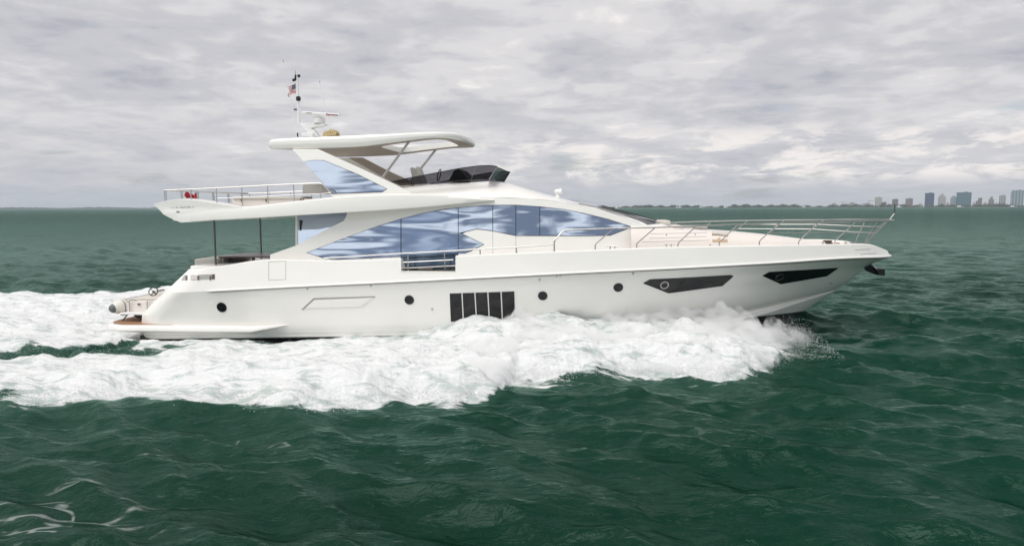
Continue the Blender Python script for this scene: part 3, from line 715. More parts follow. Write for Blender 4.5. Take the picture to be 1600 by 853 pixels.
hull_window([(1004.6, 442.4), (1015.4, 436.4), (1080, 433.2), (1142, 429.5), (1146, 431.6), (1128.5, 446.6), (1086, 452.5), (1044.5, 458)], 1038, 445, 'chrome')
hull_window([(1191, 430.7), (1201.8, 424.8), (1255, 421.7), (1310, 418.3), (1292, 431.2), (1256, 437.5), (1220, 443.6)], 1217.8, 433, 'darkmetal')
ew = MB()
tx = [701.8, 721.9, 742, 762.3, 783, 804.6]; bx = [703.6, 724, 744.7, 764.6, 785, 805.8]
lt = lambda u: 458.4 + (u - 701.8) * (455 - 458.4) / 102.8; lb = lambda u: 502.2 + (u - 703.6) * (499.5 - 502.2) / 102
grp = drape([(700.6, 457.2), (805.6, 453.8), (807, 500.6), (702.4, 503.4)], HS, 0.008, 0.03, 12).build('engine_vent_frame', 'gel', yacht, smooth=25)
for i in range(5):
    a, b, c, d = tx[i] + 0.9, tx[i + 1] - 0.9, bx[i + 1] - 0.9, bx[i] + 0.9
    o = drape([(a, lt(a)), (b, lt(b)), (c, lb(c)), (d, lb(d))], HS, 0.016, 0.03, 10).build('vent_pane', 'black', grp, smooth=25)
sv_ = drape([(472, 483), (490, 466.7), (585.7, 463.4), (566.4, 480)], HS, 0.016, 0.03, 8).build('vent_moulding', 'gel', yacht, smooth=20, bevel=0.008)
drape([(471, 483.7), (474.5, 483.6), (491.5, 468), (586, 464.4), (586.5, 463), (490, 465.8)], HS, 0.020, 0.03, 8).build('moulding_edge', 'seam', sv_, smooth=20)
drape([(478.5, 481), (492.5, 469.3), (580.5, 466.2), (564.5, 478.2)], HS, 0.024, 0.03, 8).build('vent_inset', 'gel', sv_, smooth=20, bevel=0.01)
def loop_strip(px, w):
    c = px + [px[0]]; mb = MB()
    for a, b in zip(c[:-1], c[1:]):
        d = Vector((b[0] - a[0], b[1] - a[1])); n = Vector((-d.y, d.x)).normalized() * w / 2
        k = drape([(a[0] + n.x, a[1] + n.y), (b[0] + n.x, b[1] + n.y), (b[0] - n.x, b[1] - n.y), (a[0] - n.x, a[1] - n.y)], HS, 0.004, 0.02, 30); mb.add(k.v, k.f)
    return mb
loop_strip([(420, 409), (446.5, 408), (446.5, 436.6), (420, 437.6)], 0.55).build('side_hatch', 'seam', yacht, smooth=0)
def fitting(u, v, r, name='drain_fitting', m_='chrome'):
    p, n = HS(u, v); MB().lathe(p, [(r, -0.01), (r, 0.02), (r * 0.6, 0.03), (1e-4, 0.03)], n, 12).build(name, m_, yacht)
for u, v in ((480.5, 451), (579.5, 446.3), (675, 482.6), (870, 431), (875.5, 430.6), (989, 427.3), (1298, 441.7), (843, 417 + 20)): fitting(u, v, 0.035)
for px in ([(1336, 390.6), (1348, 389.8), (1360, 389.4)], [(1344.5, 397.6), (1357, 396.4), (1369, 395.8)]): strip(px, HS, 0.006, 0.7).build('bow_seam', 'seam', yacht, smooth=0)
# mooring opening at the quarter
op = drape([(288, 430.2), (336, 428.3), (336, 436.3), (283, 438.4)], HS, 0.006, 0.02, 12).build('mooring_opening', 'grey', yacht, smooth=0)
drape([(298, 430.5), (310, 430.2), (310, 437), (298, 437.2)], HS, 0.014, 0.02, 12).build('mooring_block', 'cushion', op, smooth=0)
for u in (291, 309, 328): drape([(u, 431), (u + 2.2, 431), (u + 2.2, 437.4), (u, 437.5)], HS, 0.03, 0.03, 12).build('cleat', 'darkmetal', op, smooth=0)
drape([(331.5, 428.8), (335.5, 428.5), (335.5, 436.2), (331.5, 436.4)], HS, 0.014, 0.02, 12).build('mooring_block', 'brown', op, smooth=0)
# swim platform and its fairing strake
def platform():
    zt = on_y(245, 508.5, -2.8).z; zb = on_y(245, 518.5, -2.8).z
    x0 = X(174, 513, -2.2); x1 = X(392, 514, -2.95); x2 = X(456, 511, -2.8)
    out = [(x0, 0.0), (x0, -1.9), (x0 + 0.04, -2.3), (x0 + 0.16, -2.6), (x0 + 0.4, -2.82), (x0 + 0.8, -2.93), (x1, -2.98), ((x1 + x2) / 2, -2.96), (x2, -2.70)]
    dz = on_y(430, 504, -2.95).z - zt
    def row(off, z, zf):
        r = []
        for x, y in out:
            k = max(0, (x - x1 + 2.2) / (x2 - x1 + 2.2)); cy = min(y + off, 0)
            zz = z + dz * k * 0.4
            if x > x1: q = (x - x1) / (x2 - x1); zz = zz + (zf + dz * 0.5 - zz) * q
            r.append((x + (off if y > -2.95 else 0), cy, zz))
        return r
    zm = on_y(456, 511, -2.7).z
    g = [row(0.10, zt + 0.005, zm), row(0.04, zt, zm), row(0.0, zt - 0.05, zm), row(0.0, zb + 0.05, zm), row(0.05, zb, zm), row(0.5, zb - 0.12, zm)]
    full = [r + [(x, -y, z) for x, y, z in r[::-1][:-1]][0:0] for r in g]
    mb = MB().grid(full).both()
    # deck of the platform
    a = g[0]; mb.grid([[(p[0], p[1], p[2]) for p in a], [(p[0], 0, p[2]) for p in a]]).grid([[(p[0], -p[1], p[2]) for p in a], [(p[0], 0, p[2]) for p in a]])
    o = mb.build('swim_platform', 'gel', yacht, smooth=40, weld=True)
    tk = [(x0 + 0.12, -1.9), (x0 + 0.2, -2.35), (x0 + 0.42, -2.62), (x0 + 0.8, -2.76), (x0 + 2.6, -2.80), (x0 + 2.6, 0), (x0 + 2.6, 2.8), (x0 + 0.8, 2.76), (x0 + 0.42, 2.62), (x0 + 0.2, 2.35), (x0 + 0.12, 1.9)]
    MB().prism([Vector((x, y, zt + 0.012)) for x, y in tk], (0, 0, 0.012)).build('teak_deck', 'teak', o, smooth=0)
    MB().box((X(229, 526, -2.2), -2.2, on_y(229, 526, -2.2).z), (0.28, 0.3, 0.12)).build('trim_tab', 'antifoul', yacht, smooth=0)
    return zt
PZ = platform()

# ---------------------------------------------------------------- deckhouse
LEAN = 0.20; ZD = 2.2
def house_w(x, z):
    t = min(max((x - 11.0) / 8.2, 0), 1.2); return 2.46 - 0.95 * t ** 1.9 - LEAN * (z - ZD)
HW = w_surf(house_w)
side = [(422, 432), (422, 398), (462, 384), (500, 364), (537.5, 345), (543, 332), (560, 329), (640, 318), (700, 312), (772, 308.5), (830, 310.8), (880, 316), (930, 325), (985, 342.5), (1003, 351), (1012, 358), (1013, 402), (840, 415), (640, 432)]
for q_ in [drape(side, HW, 0.0, 0.06, 14)]:
    q_.build('house_side', 'gel', yacht, smooth=25); q_.mirror().build('house_side', 'gel', yacht, smooth=25)
allwin = [(478.5, 395), (550, 367.4), (590, 353.2), (627, 341.6), (660, 333.2), (692, 326.8), (716, 324.4), (760, 320.5), (806, 320.1), (843, 322.6), (880, 326.7), (911, 332.7), (950, 342.2), (989, 354.7), (953.5, 368.3), (906, 369.2), (805.5, 368.7), (770, 361.3), (745, 358.4), (729, 362.2), (722.5, 365), (757, 382), (736, 392.8), (727, 396), (626, 401.4), (522, 406.3), (504, 403.2)]
wf_ = drape(allwin, HW, 0.004, 0.02, 12).build('window_surround', 'black', yacht, smooth=25)
panes = [[(480.5, 395), (550, 368), (590, 354), (626, 342.6), (626, 400.5), (522, 405.5), (505, 402.5)],
         [(627.4, 342.2), (660, 334), (692, 327.6), (715.6, 325.3), (715.6, 396), (627.4, 400.4)],
         [(716.6, 325.2), (760, 321.3), (769.5, 321), (769.5, 360.3), (745, 357.6), (728, 361.5), (716.6, 364.4)],
         [(716.6, 365.2), (722, 365.7), (755.5, 382), (735, 392), (727, 395), (716.6, 396)],
         [(770.5, 321), (805.5, 320.8), (805.5, 368), (770.5, 360.6)],
         [(806.5, 320.8), (842.9, 323.3), (842.9, 368.3), (806.5, 368.2)],
         [(843.9, 323.4), (880, 327.5), (910, 333.5), (950, 343), (987, 354.6), (953, 367.5), (906, 368.5), (843.9, 368.2)]]
for p in panes: drape(p, HW, 0.011, 0.012, 10).build('window_pane', 'glass', wf_, smooth=25)
mirror_w = drape(allwin, HW, 0.008, 0.02, 16).mirror().build('port_window', 'glass', yacht, smooth=25)
for u, v0, v1 in ((770, 361, 399), (806, 369, 398)): drape([(u - .3, v0), (u + .3, v0), (u + .3, v1), (u - .3, v1)], HW, 0.004, 0.02, 60).build('panel_joint', 'seam', yacht, smooth=0)
gd = drape([(626, 398.5), (716, 394.5), (716, 430), (626, 432)], HW, 0.016, 0.02, 12).build('side_door_glass', 'doorglass', yacht, smooth=20)
for u in (648.5, 703.5): drape([(u - .5, 398), (u + .5, 398), (u + .5, 428), (u - .5, 428)], HW, 0.024, 0.02, 60).build('door_mullion', 'black', gd, smooth=0)
# saloon end glass behind the wing, and its white post
SP = w_surf(lambda x, z: 1.95 - 0.22 * (z - 3.0))
sg = drape([(463.5, 335), (546, 330), (546, 346), (500, 372), (463.5, 392)], SP, 0, 0.03, 12).build('saloon_glass', 'glass', yacht, smooth=0)
for q_ in [drape([(462, 334), (465.4, 334), (465.4, 392), (462, 392)], SP, 0.02, 0.06, 40)]:
    q_.build('saloon_post', 'gel', yacht, smooth=0); q_.mirror().build('saloon_post', 'gel', yacht, smooth=0)
MB().mirror().add([], []) 
# aft bulkhead of the saloon, across the boat
xb = X(463, 360, -1.95); MB().box((xb + 0.1, 0, 2.95), (0.06, 3.7, 1.7)).build('saloon_bulkhead', 'glassdark', yacht, smooth=0)
# roof over the pilot house running into the flybridge coaming
Sp = [HW(u, v)[0] for u, v in [(548, 330.5), (600, 323), (640, 318), (700, 312), (772, 308.5), (830, 310.8), (880, 316), (930, 325), (985, 342.5), (1003, 351), (1012, 358)]]
szc = Curve([p.x for p in Sp], [p.z for p in Sp])
Cp = [on_y(u, v, -y) for u, v, y in [(545, 304, 1.95), (600, 293.5, 1.95), (640, 288.3, 1.95), (700, 284.3, 1.9), (735, 282.6, 1.8), (766, 281.2, 1.6), (782, 283, 1.4), (800, 288, 1.1), (835, 298.6, .9), (870, 307.6, .7), (905, 317.2, .5), (916, 319.4, .4), (960, 334.6, .4), (1009, 351, .3), (1026, 357, .3)]]
czc = Curve([p.x for p in Cp], [p.z for p in Cp])
nexp = Curve([6, 10, 12.2, 14, 16, 18.5], [7, 6, 4.5, 3.0, 2.6, 2.6])
def roof(x, e, off=0.0):
    zs = szc(x) if x <= Sp[-1].x else Sp[-1].z - (x - Sp[-1].x) * 0.4
    ys = house_w(x, zs); k = abs(e) ** nexp(x)
    xf = x + 0.9 * (1 - abs(e) ** 2) * min(max((x - 15.2) / 2.5, 0), 1)      # nose and windscreen curve forward at the centre
    return Vector((xf, e * ys, zs + (czc(x) - zs) * (1 - k) + off))
es = [math.sin(k) for k in np.linspace(-math.pi / 2, math.pi / 2, 41)]
rx = np.linspace(Cp[0].x, 18.25, 90)
rf = MB().grid([[roof(x, e) for e in es] for x in rx]).build('pilothouse_roof', 'gel', yacht, smooth=40)
# windscreen: dark glass over the sloping front
xw0 = X(903, 318.5, -0.9) ; xw1 = X(1003, 350, -1.0)
ws = MB(); exs = np.linspace(-0.93, 0.93, 31)
topg = [[roof(x, e * (0.9 + 0.07 * (x - xw0) / (xw1 - xw0)), 0.012) for e in exs] for x in np.linspace(xw0, xw1, 24)]
ws.grid(topg); ws.build('windscreen', 'glassdark', yacht, smooth=40)
for e in (-0.62, -0.3, 0.3):
    MB().tube([roof(xw1 - 0.05, e, 0.03), roof(xw1 - 0.7, e - 0.12, 0.05), roof(xw1 - 1.5, e - 0.2, 0.045)], 0.014, 6).build('wiper', 'rubber', yacht)
# foredeck trunk with lockers
def fz(px, Y): p = [on_y(u, v, Y) for u, v in px]; return Curve([q.x for q in p], [q.z for q in p])
ctop = fz([(990, 350), (1020, 354.5), (1060, 357.5), (1112, 361), (1150, 363.2), (1200, 367.6), (1240, 372), (1290, 378), (1335, 382)], -0.9)
cw = lambda x: R5.w(x) - 0.62 - 0.25 * max(0, (x - 21.5)) ** 1.1 if R5.w(x) > 0.9 else max(R5.w(x) - 0.62, 0.1)
xs_ = np.linspace(17.0, X(1336, 381, -0.5), 60); tk = []
for x in xs_:
    w = max(cw(x), 0.12); z0 = R5.z(x) - 0.35; z1 = ctop(x); tk.append([Vector((x, e * (w + 0.10 * (1 - abs(e) ** 8)) , z0 + (z1 - z0) * (1 - abs(e) ** 9))) for e in [math.sin(k) for k in np.linspace(-math.pi / 2, math.pi / 2, 33)]])
tr_ = MB().grid(tk); TB = BVHTree.FromPolygons([tuple(p) for p in tr_.v], tr_.f); TS = bvh_surf(TB, -1.5)
trunk = tr_.build('foredeck_trunk', 'cream', yacht, smooth=40)
for px in ([(1014, 356.5), (1015, 373)], ): pass
for px in ([(1015, 372.4), (1066, 371.2)], [(1003, 378.3), (1108, 375.6)], [(1016, 365.5), (1104, 363.8)], [(1068, 370.4), (1104, 369.6)]): strip(sub(px, 6), TS, 0.004, 0.5).build('locker_seam', 'seam', trunk, smooth=0)
for u, v0, v1 in ((1013.6, 357, 372), (1067.3, 361, 368.5), (1104.6, 363, 369.5)): drape([(u - .25, v0), (u + .25, v0), (u + .25, v1), (u - .25, v1)], TS, 0.004, 0.02, 60).build('locker_seam', 'seam', trunk, smooth=0)
for u, v in ((1041, 367.2), (1086, 366.5), (1109.5, 383)):
    p, n = TS(u, v); MB().lathe(p, [(0.02, 0), (0.02, 0.015), (1e-4, 0.02)], n, 10).build('locker_latch', 'darkmetal', trunk)
ni = drape([(1112, 363.6), (1136.5, 365), (1136.8, 378.8), (1113.2, 378.6)], TS, 0.006, 0.02, 8).build('seat_recess', 'tan', trunk, smooth=0)
drape([(1112, 363.6), (1136.5, 365), (1136.5, 370), (1122, 367.8), (1112.2, 367.2)], TS, 0.06, 0.06, 8).build('seat_cushion', 'cushion', ni, smooth=30, bevel=0.015)
def pad(px0, px1, Y, dy, zt, name, m_, par=yacht, bev=0.04):
    a = on_y(*px0, Y); b = on_y(*px1, Y); zl = min(a.z, b.z); zh = max(a.z, b.z)
    return MB().box(((a.x + b.x) / 2, Y + dy / 2, (zl + zh) / 2), (abs(b.x - a.x), dy, zh - zl)).build(name, m_, par, smooth=40, bevel=bev, seg=3)
pad((1026, 344.6), (1048, 352.5), -0.75, 1.5, 0, 'sunpad_headrest', 'cushion', bev=0.06)
pad((1049, 352.5), (1068, 358), -0.85, 1.7, 0, 'sunpad', 'cushion')
pad((1072, 353.5), (1106, 358), 0.2, 1.4, 0, 'foredeck_sofa', 'grey')
# ---------------------------------------------------------------- flybridge overhang with its long side wing
XWE = on_y(772, 313, -2.1).x
def ww(x):
    t = min(max((x - 7.0) / (XWE - 7.0), 0), 1) ** 1.6
    return 2.85 * (1 - t) + (house_w(x, 4.25) + 0.03) * t
Tpx = [(276, 329), (300, 327.5), (340, 324.5), (385, 322.6), (420, 319), (470, 313.3), (525, 307.6), (560, 305), (620, 303), (700, 304), (740, 308), (772, 312.8)]
Bpx = [(276, 343), (284, 346.9), (300, 346.6), (340, 344.2), (400, 341), (462, 337), (545, 332.3), (640, 326), (700, 320.8), (772, 313.6)]
Tp = [on_w(u, v, lambda x, z: ww(x)) for u, v in Tpx]; Bq = [on_w(u, v, lambda x, z: ww(x)) for u, v in Bpx]
tz = Curve([p.x for p in Tp], [p.z for p in Tp]); bz2 = Curve([p.x for p in Bq], [p.z for p in Bq])
wr = []
for x in np.linspace(Tp[0].x, Tp[-1].x, 80):
    w = ww(x); a, b = tz(x), min(bz2(x), tz(x) - 0.01); h = a - b; q = min(h * 0.25, 0.06)
    wr.append([(x, 0, b), (x, -w + 0.35, b + 0.02), (x, -w + 0.02, b + 0.002), (x, -w - 0.01, b + q * .4), (x, -w - 0.03, (a + b) / 2 + h * 0.1), (x, -w + 0.0, a - q * .7), (x, -w + 0.06, a), (x, -w + 0.25, a), (x, -w + 0.3, a - min(0.25, h * 0.5)), (x, 0, a - min(0.25, h * 0.5))])
wg = MB().grid(wr); wg.f.append(tuple(range(10))[::-1]); wg.both().build('flybridge_overhang', 'gel', yacht, smooth=35, weld=True)
# quarter pods at the aft end of the wing
PSf = w_surf(lambda x, z: 2.92 - 0.10 * max(0, 1.0 - abs(z - 4.2)))
podpx = [(240.5, 318.8), (252, 315.8), (262, 313.3), (275, 311.7), (290, 311.6), (310, 313.4), (330, 316.3), (360, 321), (392, 326.2), (372, 328.2), (330, 330.8), (290, 333.6), (257, 335.8)]
q_ = drape(podpx, PSf, 0.03, 0.42, 12); pod = q_.build('quarter_pod', 'gel', yacht, smooth=30, bevel=0.02); q_.mirror().build('quarter_pod', 'gel', yacht, smooth=30, bevel=0.02)
q_ = drape([(254.5, 334.2), (262, 338.4), (270, 342.4), (283, 347.8), (300, 346.8), (300, 329), (262, 330)], w_surf(lambda x, z: ww(x)), 0.02, 0.5, 12); q_.mirror().build('wing_end', 'gel', yacht, smooth=30, bevel=0.015); q_.build('wing_end', 'gel', yacht, smooth=30, bevel=0.015)
PO = w_surf(lambda x, z: 2.97 - 0.10 * max(0, 1.0 - abs(z - 4.2)))
drape([(275.5, 330.2), (280, 330.1), (280, 332), (275.5, 332.1)], PO, 0.0, 0.02, 9).build('side_lamp', 'darkmetal', pod, smooth=0)
# illegible lettering of the maker on the pod: short grey strokes of the same run
for a, b, dv in ((266, 267, .9), (270, 271, .8), (274, 277, .6), (281, 286, -.1), (287.5, 289.5, -.2), (292, 297, -.3), (300.5, 302, -.6)):
    v = 324.0 - (a - 266) * 0.03; drape([(a, v + dv * .2), (b, v + dv * .2 - .1), (b, v + 0.75 + dv * .2 - .1), (a, v + 0.75 + dv * .2)], PO, 0.0, 0.02, 9).build('lettering', 'textgrey', pod, smooth=0)
# transom face between the pods
xt = X(250, 325, -2.7); MB().box((xt + 0.35, 0, (tz(xt + 0.3) + 3.9) / 2 - 0.05), (0.12, 5.0, 0.34)).build('overhang_end', 'gel', yacht, smooth=30, bevel=0.03)
# saloon downlights under the overhang
for u in (246, ): pass
# ---------------------------------------------------------------- arch, hardtop, flybridge
AW = lambda x, z: 2.30 - 0.17 * (z - 4.3)
AS = w_surf(AW)
arch = [(456.5, 233), (497, 233), (520, 243.5), (560, 261.5), (600, 280), (625, 292), (642, 302), (642, 308), (520, 308), (516, 303), (474.5, 252.5)]
for q_ in [drape(arch, AS, 0.0, 0.16, 12)]:
    q_.build('hardtop_arch', 'gel', yacht, smooth=25); q_.mirror().build('hardtop_arch', 'gel', yacht, smooth=25)
ag = drape([(475.5, 252.9), (490, 250.9), (506, 251.3), (560, 273.3), (604, 295.4), (597, 299.8), (560, 301.3), (518, 302.6)], AS, 0.012, 0.02, 10).build('arch_glass', 'glass', yacht, smooth=25)
loop_ = [(475.2, 252.5), (490, 250.3), (506, 250.6), (560, 272.6), (605.2, 295.3), (597.3, 300.5), (560, 302), (517.5, 303.3)]
drape(loop_, AS, 0.005, 0.02, 12).build('glass_edge', 'black', ag, smooth=20)
# taupe sheet on the far arch: shade of its inner face put into colour
li = drape([(482, 234), (508, 234), (560, 261.8), (600, 280), (648, 303), (600, 303)], w_surf(lambda x, z: AW(x, z) - 0.165), 0, 0.02, 14); li.mirror().build('arch_inner_shade', 'taupe', yacht, smooth=25)
# hardtop: a plate with a rounded sunroof opening
def hardtop():
    ye = -1.95
    zt = fz([(414, 219.3), (430, 217.5), (520, 213.5), (600, 209.8), (680, 206.3), (705, 207.4), (722, 212), (740, 222)], ye)
    zb = fz([(414, 231), (420, 233), (520, 231), (560, 229.3), (600, 224.6), (638, 219.6), (680, 215.6), (700, 216), (722, 219.5), (740, 224)], ye)
    xa = X(414, 225, ye); xn = X(735.5, 222, -0.3); xk = X(676, 212, ye)
    n = 64
    def outline(sh):            # half outline from aft centre round to the nose centre
        pts = []
        for k in range(n):
            t = k / (n - 1)
            if t < 0.18:            # between two side wings the aft edge is hollowed forward
                q = t / 0.18; pts.append((xa + sh + 0.8 * (1 - q ** 4.0), -(1.95 - sh) * q))
            elif t < 0.6:
                q = (t - 0.18) / 0.42; pts.append((xa + sh + (xk - xa - sh) * q, -(1.95 - sh)))
            else:
                q = (t - 0.6) / 0.4 * math.pi / 2; e = 0.78
                pts.append((xk + (xn - sh - xk) * math.sin(q) ** e, -(1.95 - sh) * max(math.cos(q), 0) ** e))
        return pts
    xo0 = X(589, 226, -1.4); xo1 = X(697, 221, -1.2); cx = (xo0 + xo1) / 2; hx = (xo1 - xo0) / 2
    def opening(sh):
        pts = []
        for k in range(n):
            a = math.pi - math.pi * k / (n - 1); c, s_ = math.cos(a), math.sin(a)
            pts.append((cx + math.copysign(abs(c) ** 0.35, c) * (hx + sh), -(abs(s_) ** 0.35) * (1.38 + sh)))
        return pts
    def zz(c, x, y, lift): return c(min(max(x, xa), X(738, 223, ye))) + lift * (1 - (y / 1.95) ** 2)
    o0, o1, i0 = outline(0.0), outline(0.07), opening(0.0)
    L = lambda pts, c, lift, dz=0: [(x, y, zz(c, x, y, lift) + dz) for x, y in pts]
    mid = [(x, y, 0.5 * (zz(zt, x, y, 0.1) + zz(zb, x, y, 0.02))) for x, y in o0]
    mida = [(x, y, 0.25 * zz(zt, x, y, 0.1) + 0.75 * zz(zb, x, y, 0.02)) for x, y in outline(0.012)]
    midb = [(x, y, 0.8 * zz(zt, x, y, 0.1) + 0.2 * zz(zb, x, y, 0.02)) for x, y in outline(0.012)]
    ti = [(x, y, zz(zb, x, y, 0.02) + 0.17) for x, y in i0]
    ringt = [L(o1, zt, 0.1), midb, mid, mida, L(outline(0.06), zb, 0.02)]
    body = MB().grid(ringt); body.grid([L(o1, zt, 0.1), ti]).grid([ti, L(i0, zb, 0.02)])
    body.both().build('hardtop', 'gel', yacht, smooth=30, weld=True)
    MB().grid([L(outline(0.062), zb, 0.02, -0.002), L(opening(0.002), zb, 0.02, -0.004)]).both().build('hardtop_liner', 'taupe', yacht, smooth=30, weld=True)
    MB().grid([[(x, y, z) for x, y, z in L(opening(-0.004), zb, 0.02, -0.004)], [(x, y, z + 0.015) for x, y, z in [(x, y, zz(zb, x, y, 0.02) + 0.15) for x, y in opening(-0.004)]]]).both().build('sunroof_frame', 'gel', yacht, smooth=30)
    # fabric of the folded sunroof at the aft end of the opening
    return zt, zb
HZT, HZB = hardtop()
for u0, v0, u1, v1, Y in ((595, 275, 640, 220.5, -1.72), (640, 280, 681, 234, 1.72)):
    MB().tube([on_y(u0, v0 + 6, Y), on_y(u1, v1, Y)], 0.042, 12).build('hardtop_strut', 'chrome', yacht)
# smoked flybridge windscreen
FW = Curve([9, 10.5, 12, 13.2], [1.98, 1.96, 1.82, 1.5])
FS = w_surf(lambda x, z: FW(min(max(x, 9), 13.2)) - 0.12 * (4.6 - z))
tpx = [(611, 284), (640, 278), (680, 270.4), (720, 263), (745, 259.6), (765, 258.6), (777, 260.5)]
bpx = [(625, 290), (660, 287.3), (700, 284.2), (735, 281.3), (752, 280.6), (764, 281)]
def flyscreen():
    n = 26; a = sub(tpx, n); b = sub(bpx, n); top_ = [FS(*p)[0] for p in a]; bot = [FS(*p)[0] for p in b]
    ct, cb = on_y(783.5, 264, 0), on_y(770, 281, 0)
    def arc(p, c, m_=14):
        r = []
        for k in range(1, m_ + 1):
            q = k / m_ * math.pi / 2; r.append(Vector((p.x + (c.x - p.x) * math.sin(q), p.y * math.cos(q), p.z + (c.z - p.z) * (1 - math.cos(q)))))
        return r
    top_ += arc(top_[-1], ct); bot += arc(bot[-1], cb)
    fs = MB().grid([bot, [(p + q) / 2 for p, q in zip(bot, top_)], top_]).both().build('flybridge_windscreen', 'smoked', yacht, smooth=40, weld=True)
    MB().tube(top_, 0.013, 6).both().build('screen_trim', 'rubber', fs)
    MB().tube(bot, 0.010, 6).both().build('screen_trim', 'rubber', fs)
    for k in (n - 6, n - 1): MB().tube([bot[k], top_[k]], 0.007, 6).build('screen_joint', 'chrome', fs)
flyscreen()
# flybridge interior: helm console, seats, wheel
def seat_back(u0, v0, u1, v1, Y, m_='grey'):
    a = on_y(u0, v0, Y); b = on_y(u1, v1, Y); d = b - a; w = 0.5
    n_ = Vector((d.z, 0, -d.x)).normalized() * 0.09
    mb = MB().prism([a - n_, a + n_, b + n_ * 0.6, b + d.normalized() * 0.06, b - n_ * 0.6], (0, w, 0)); mb.build('helm_seat', m_, yacht, smooth=40, bevel=0.04, seg=3)
seat_back(651, 292, 643, 263.5, -0.9); seat_back(661, 292, 651.5, 262, -0.2)
cn = [on_y(u, v, -0.9) for u, v in ((700, 284), (709, 267), (716, 264), (722, 270), (735, 284))]
MB().prism(cn, (0, 1.6, 0)).build('helm_console', 'rubber', yacht, smooth=0, bevel=0.02)
cw_ = on_y(686, 274, -0.7)
MB().tube([cw_ + Vector((0.1 * math.sin(k) * 0.5, 0.19 * math.cos(k), 0.19 * math.sin(k))) for k in np.linspace(0, 2 * math.pi, 20)], 0.018, 6).build('steering_wheel', 'rubber', yacht)
pad((612, 286), (641, 300), -1.2, 2.4, 0, 'flybridge_sofa', 'taupe')
# aft flybridge furniture
pad((363, 311.5), (530, 322), -1.75, 0.8, 0, 'flybridge_locker', 'cream', bev=0.02)
cu = pad((363, 307.6), (471, 311.2), -1.8, 0.9, 0, 'lounge_cushion', 'cushion', bev=0.03)
for u in (376, 414.5, 469, 473): pad((u, 310.5), (u + 1.6, 316), -1.88, 0.05, 0, 'table_leg', 'darkmetal', bev=0)
MB().prism([on_y(u, v, -1.6) for u, v in ((472, 299.5), (473, 288.5), (503, 287.2), (516, 299), (516, 303), (472, 303))], (0, 0.9, 0)).build('lounge_backrest', 'grey', yacht, smooth=30, bevel=0.03)
# ---------------------------------------------------------------- rails
def rails(path, r, name, parent=yacht, both=True, m_='chrome', n=8):
    mb = MB().tube(path, r, n); o = mb.build(name, m_, parent)
    if both: o2 = mb.mirror().build(name, m_, parent); return o, o2
    return o, None
YR = -2.72
aft_c = on_y(256.5, 297.5, YR); fwd_e = on_y(500, 286.6, YR)
yc = aft_c.x
fr, fr2 = rails([on_y(u, v, YR) for u, v in sub([(256.5, 297.5), (298, 296), (338, 294), (378, 292), (418, 289.8), (459, 288), (490, 286.8), (500, 286.6)], 16)] + [on_y(504, 288, YR), on_y(513, 297, YR), on_y(519, 302.4, YR)], 0.024, 'flybridge_rail')
for ut, vt, ub, vb in ((259, 297.6, 260.5, 315), (297.6, 296, 299, 313.5), (337.7, 294, 339, 317.5), (377.8, 292, 379, 322), (418, 290, 419, 318), (458.5, 288, 460, 315), (500.5, 287, 501.5, 312)):
    mb = MB().tube([on_y(ub, vb, YR), on_y(ut, vt, YR)], 0.017, 6); mb.build('post', 'chrome', fr); mb.mirror().build('post', 'chrome', fr2)
mr_ = MB().tube([on_y(u, v, YR) for u, v in ((338.5, 310), (379, 308.5), (419, 306.5), (459.5, 304.5), (501, 303), (518, 301.5))], 0.010, 6); mr_.build('lower_rail', 'chrome', fr); mr_.mirror().build('lower_rail', 'chrome', fr2)
ar, _ = rails([(aft_c.x - 0.10 * (1 - (k / 2.72) ** 2), k, aft_c.z) for k in np.linspace(-2.72, 2.72, 15)], 0.024, 'aft_rail', both=False)
for k in (-2.6, -1.7, -1.62, -0.75, -0.67, 0.25, 0.33, 1.3, 1.38, 2.3): MB().tube([(aft_c.x - 0.08, k, aft_c.z), (aft_c.x - 0.05, k, aft_c.z - 0.55)], 0.017, 6).build('post', 'chrome', ar)
# cockpit poles under the overhang
for ut, vt, ub, vb, Y in ((334.3, 342, 337.3, 418, -1.6), (406, 338, 408.6, 406, 1.35)):
    MB().tube([on_y(ub, vb, Y), on_y(ut, vt, Y)], 0.035, 10).build('cockpit_pole', 'darkmetal', yacht)
# side deck rail
rw = lambda x, z: R5.w(x) - 0.08
sr = [on_w(u, v, rw) for u, v in sub([(506, 403.5), (522, 402.6), (580, 399), (627, 396), (694, 392.6), (750, 389.2), (780, 387.8), (866, 382)], 20)]
r_, r2 = rails(sr, 0.020, 'side_rail')
for ut, vt, ub, vb in ((522, 402.6, 522.6, 409.5), (579, 399, 579.5, 408.5), (637, 395.5, 638, 424), (694, 392.6, 695, 421), (750, 389.3, 750.5, 399.5), (806.5, 386.2, 807.5, 397)):
    mb = MB().tube([on_w(ub, vb, rw), on_w(ut, vt, rw)], 0.018, 6); mb.build('post', 'chrome', r_); mb.mirror().build('post', 'chrome', r2)
gr = MB().tube([on_w(u, v, rw) for u, v in ((626, 410.2), (660, 408.5), (708, 406))], 0.016, 6); gr.build('gate_rail', 'chrome', r_)
cl = MB().tube([on_w(u, v, lambda x, z: R5.w(x) - 0.3) for u, v in ((654, 421), (662, 420), (676, 420))], 0.03, 8); cl.build('gate_cleat', 'chrome', yacht)
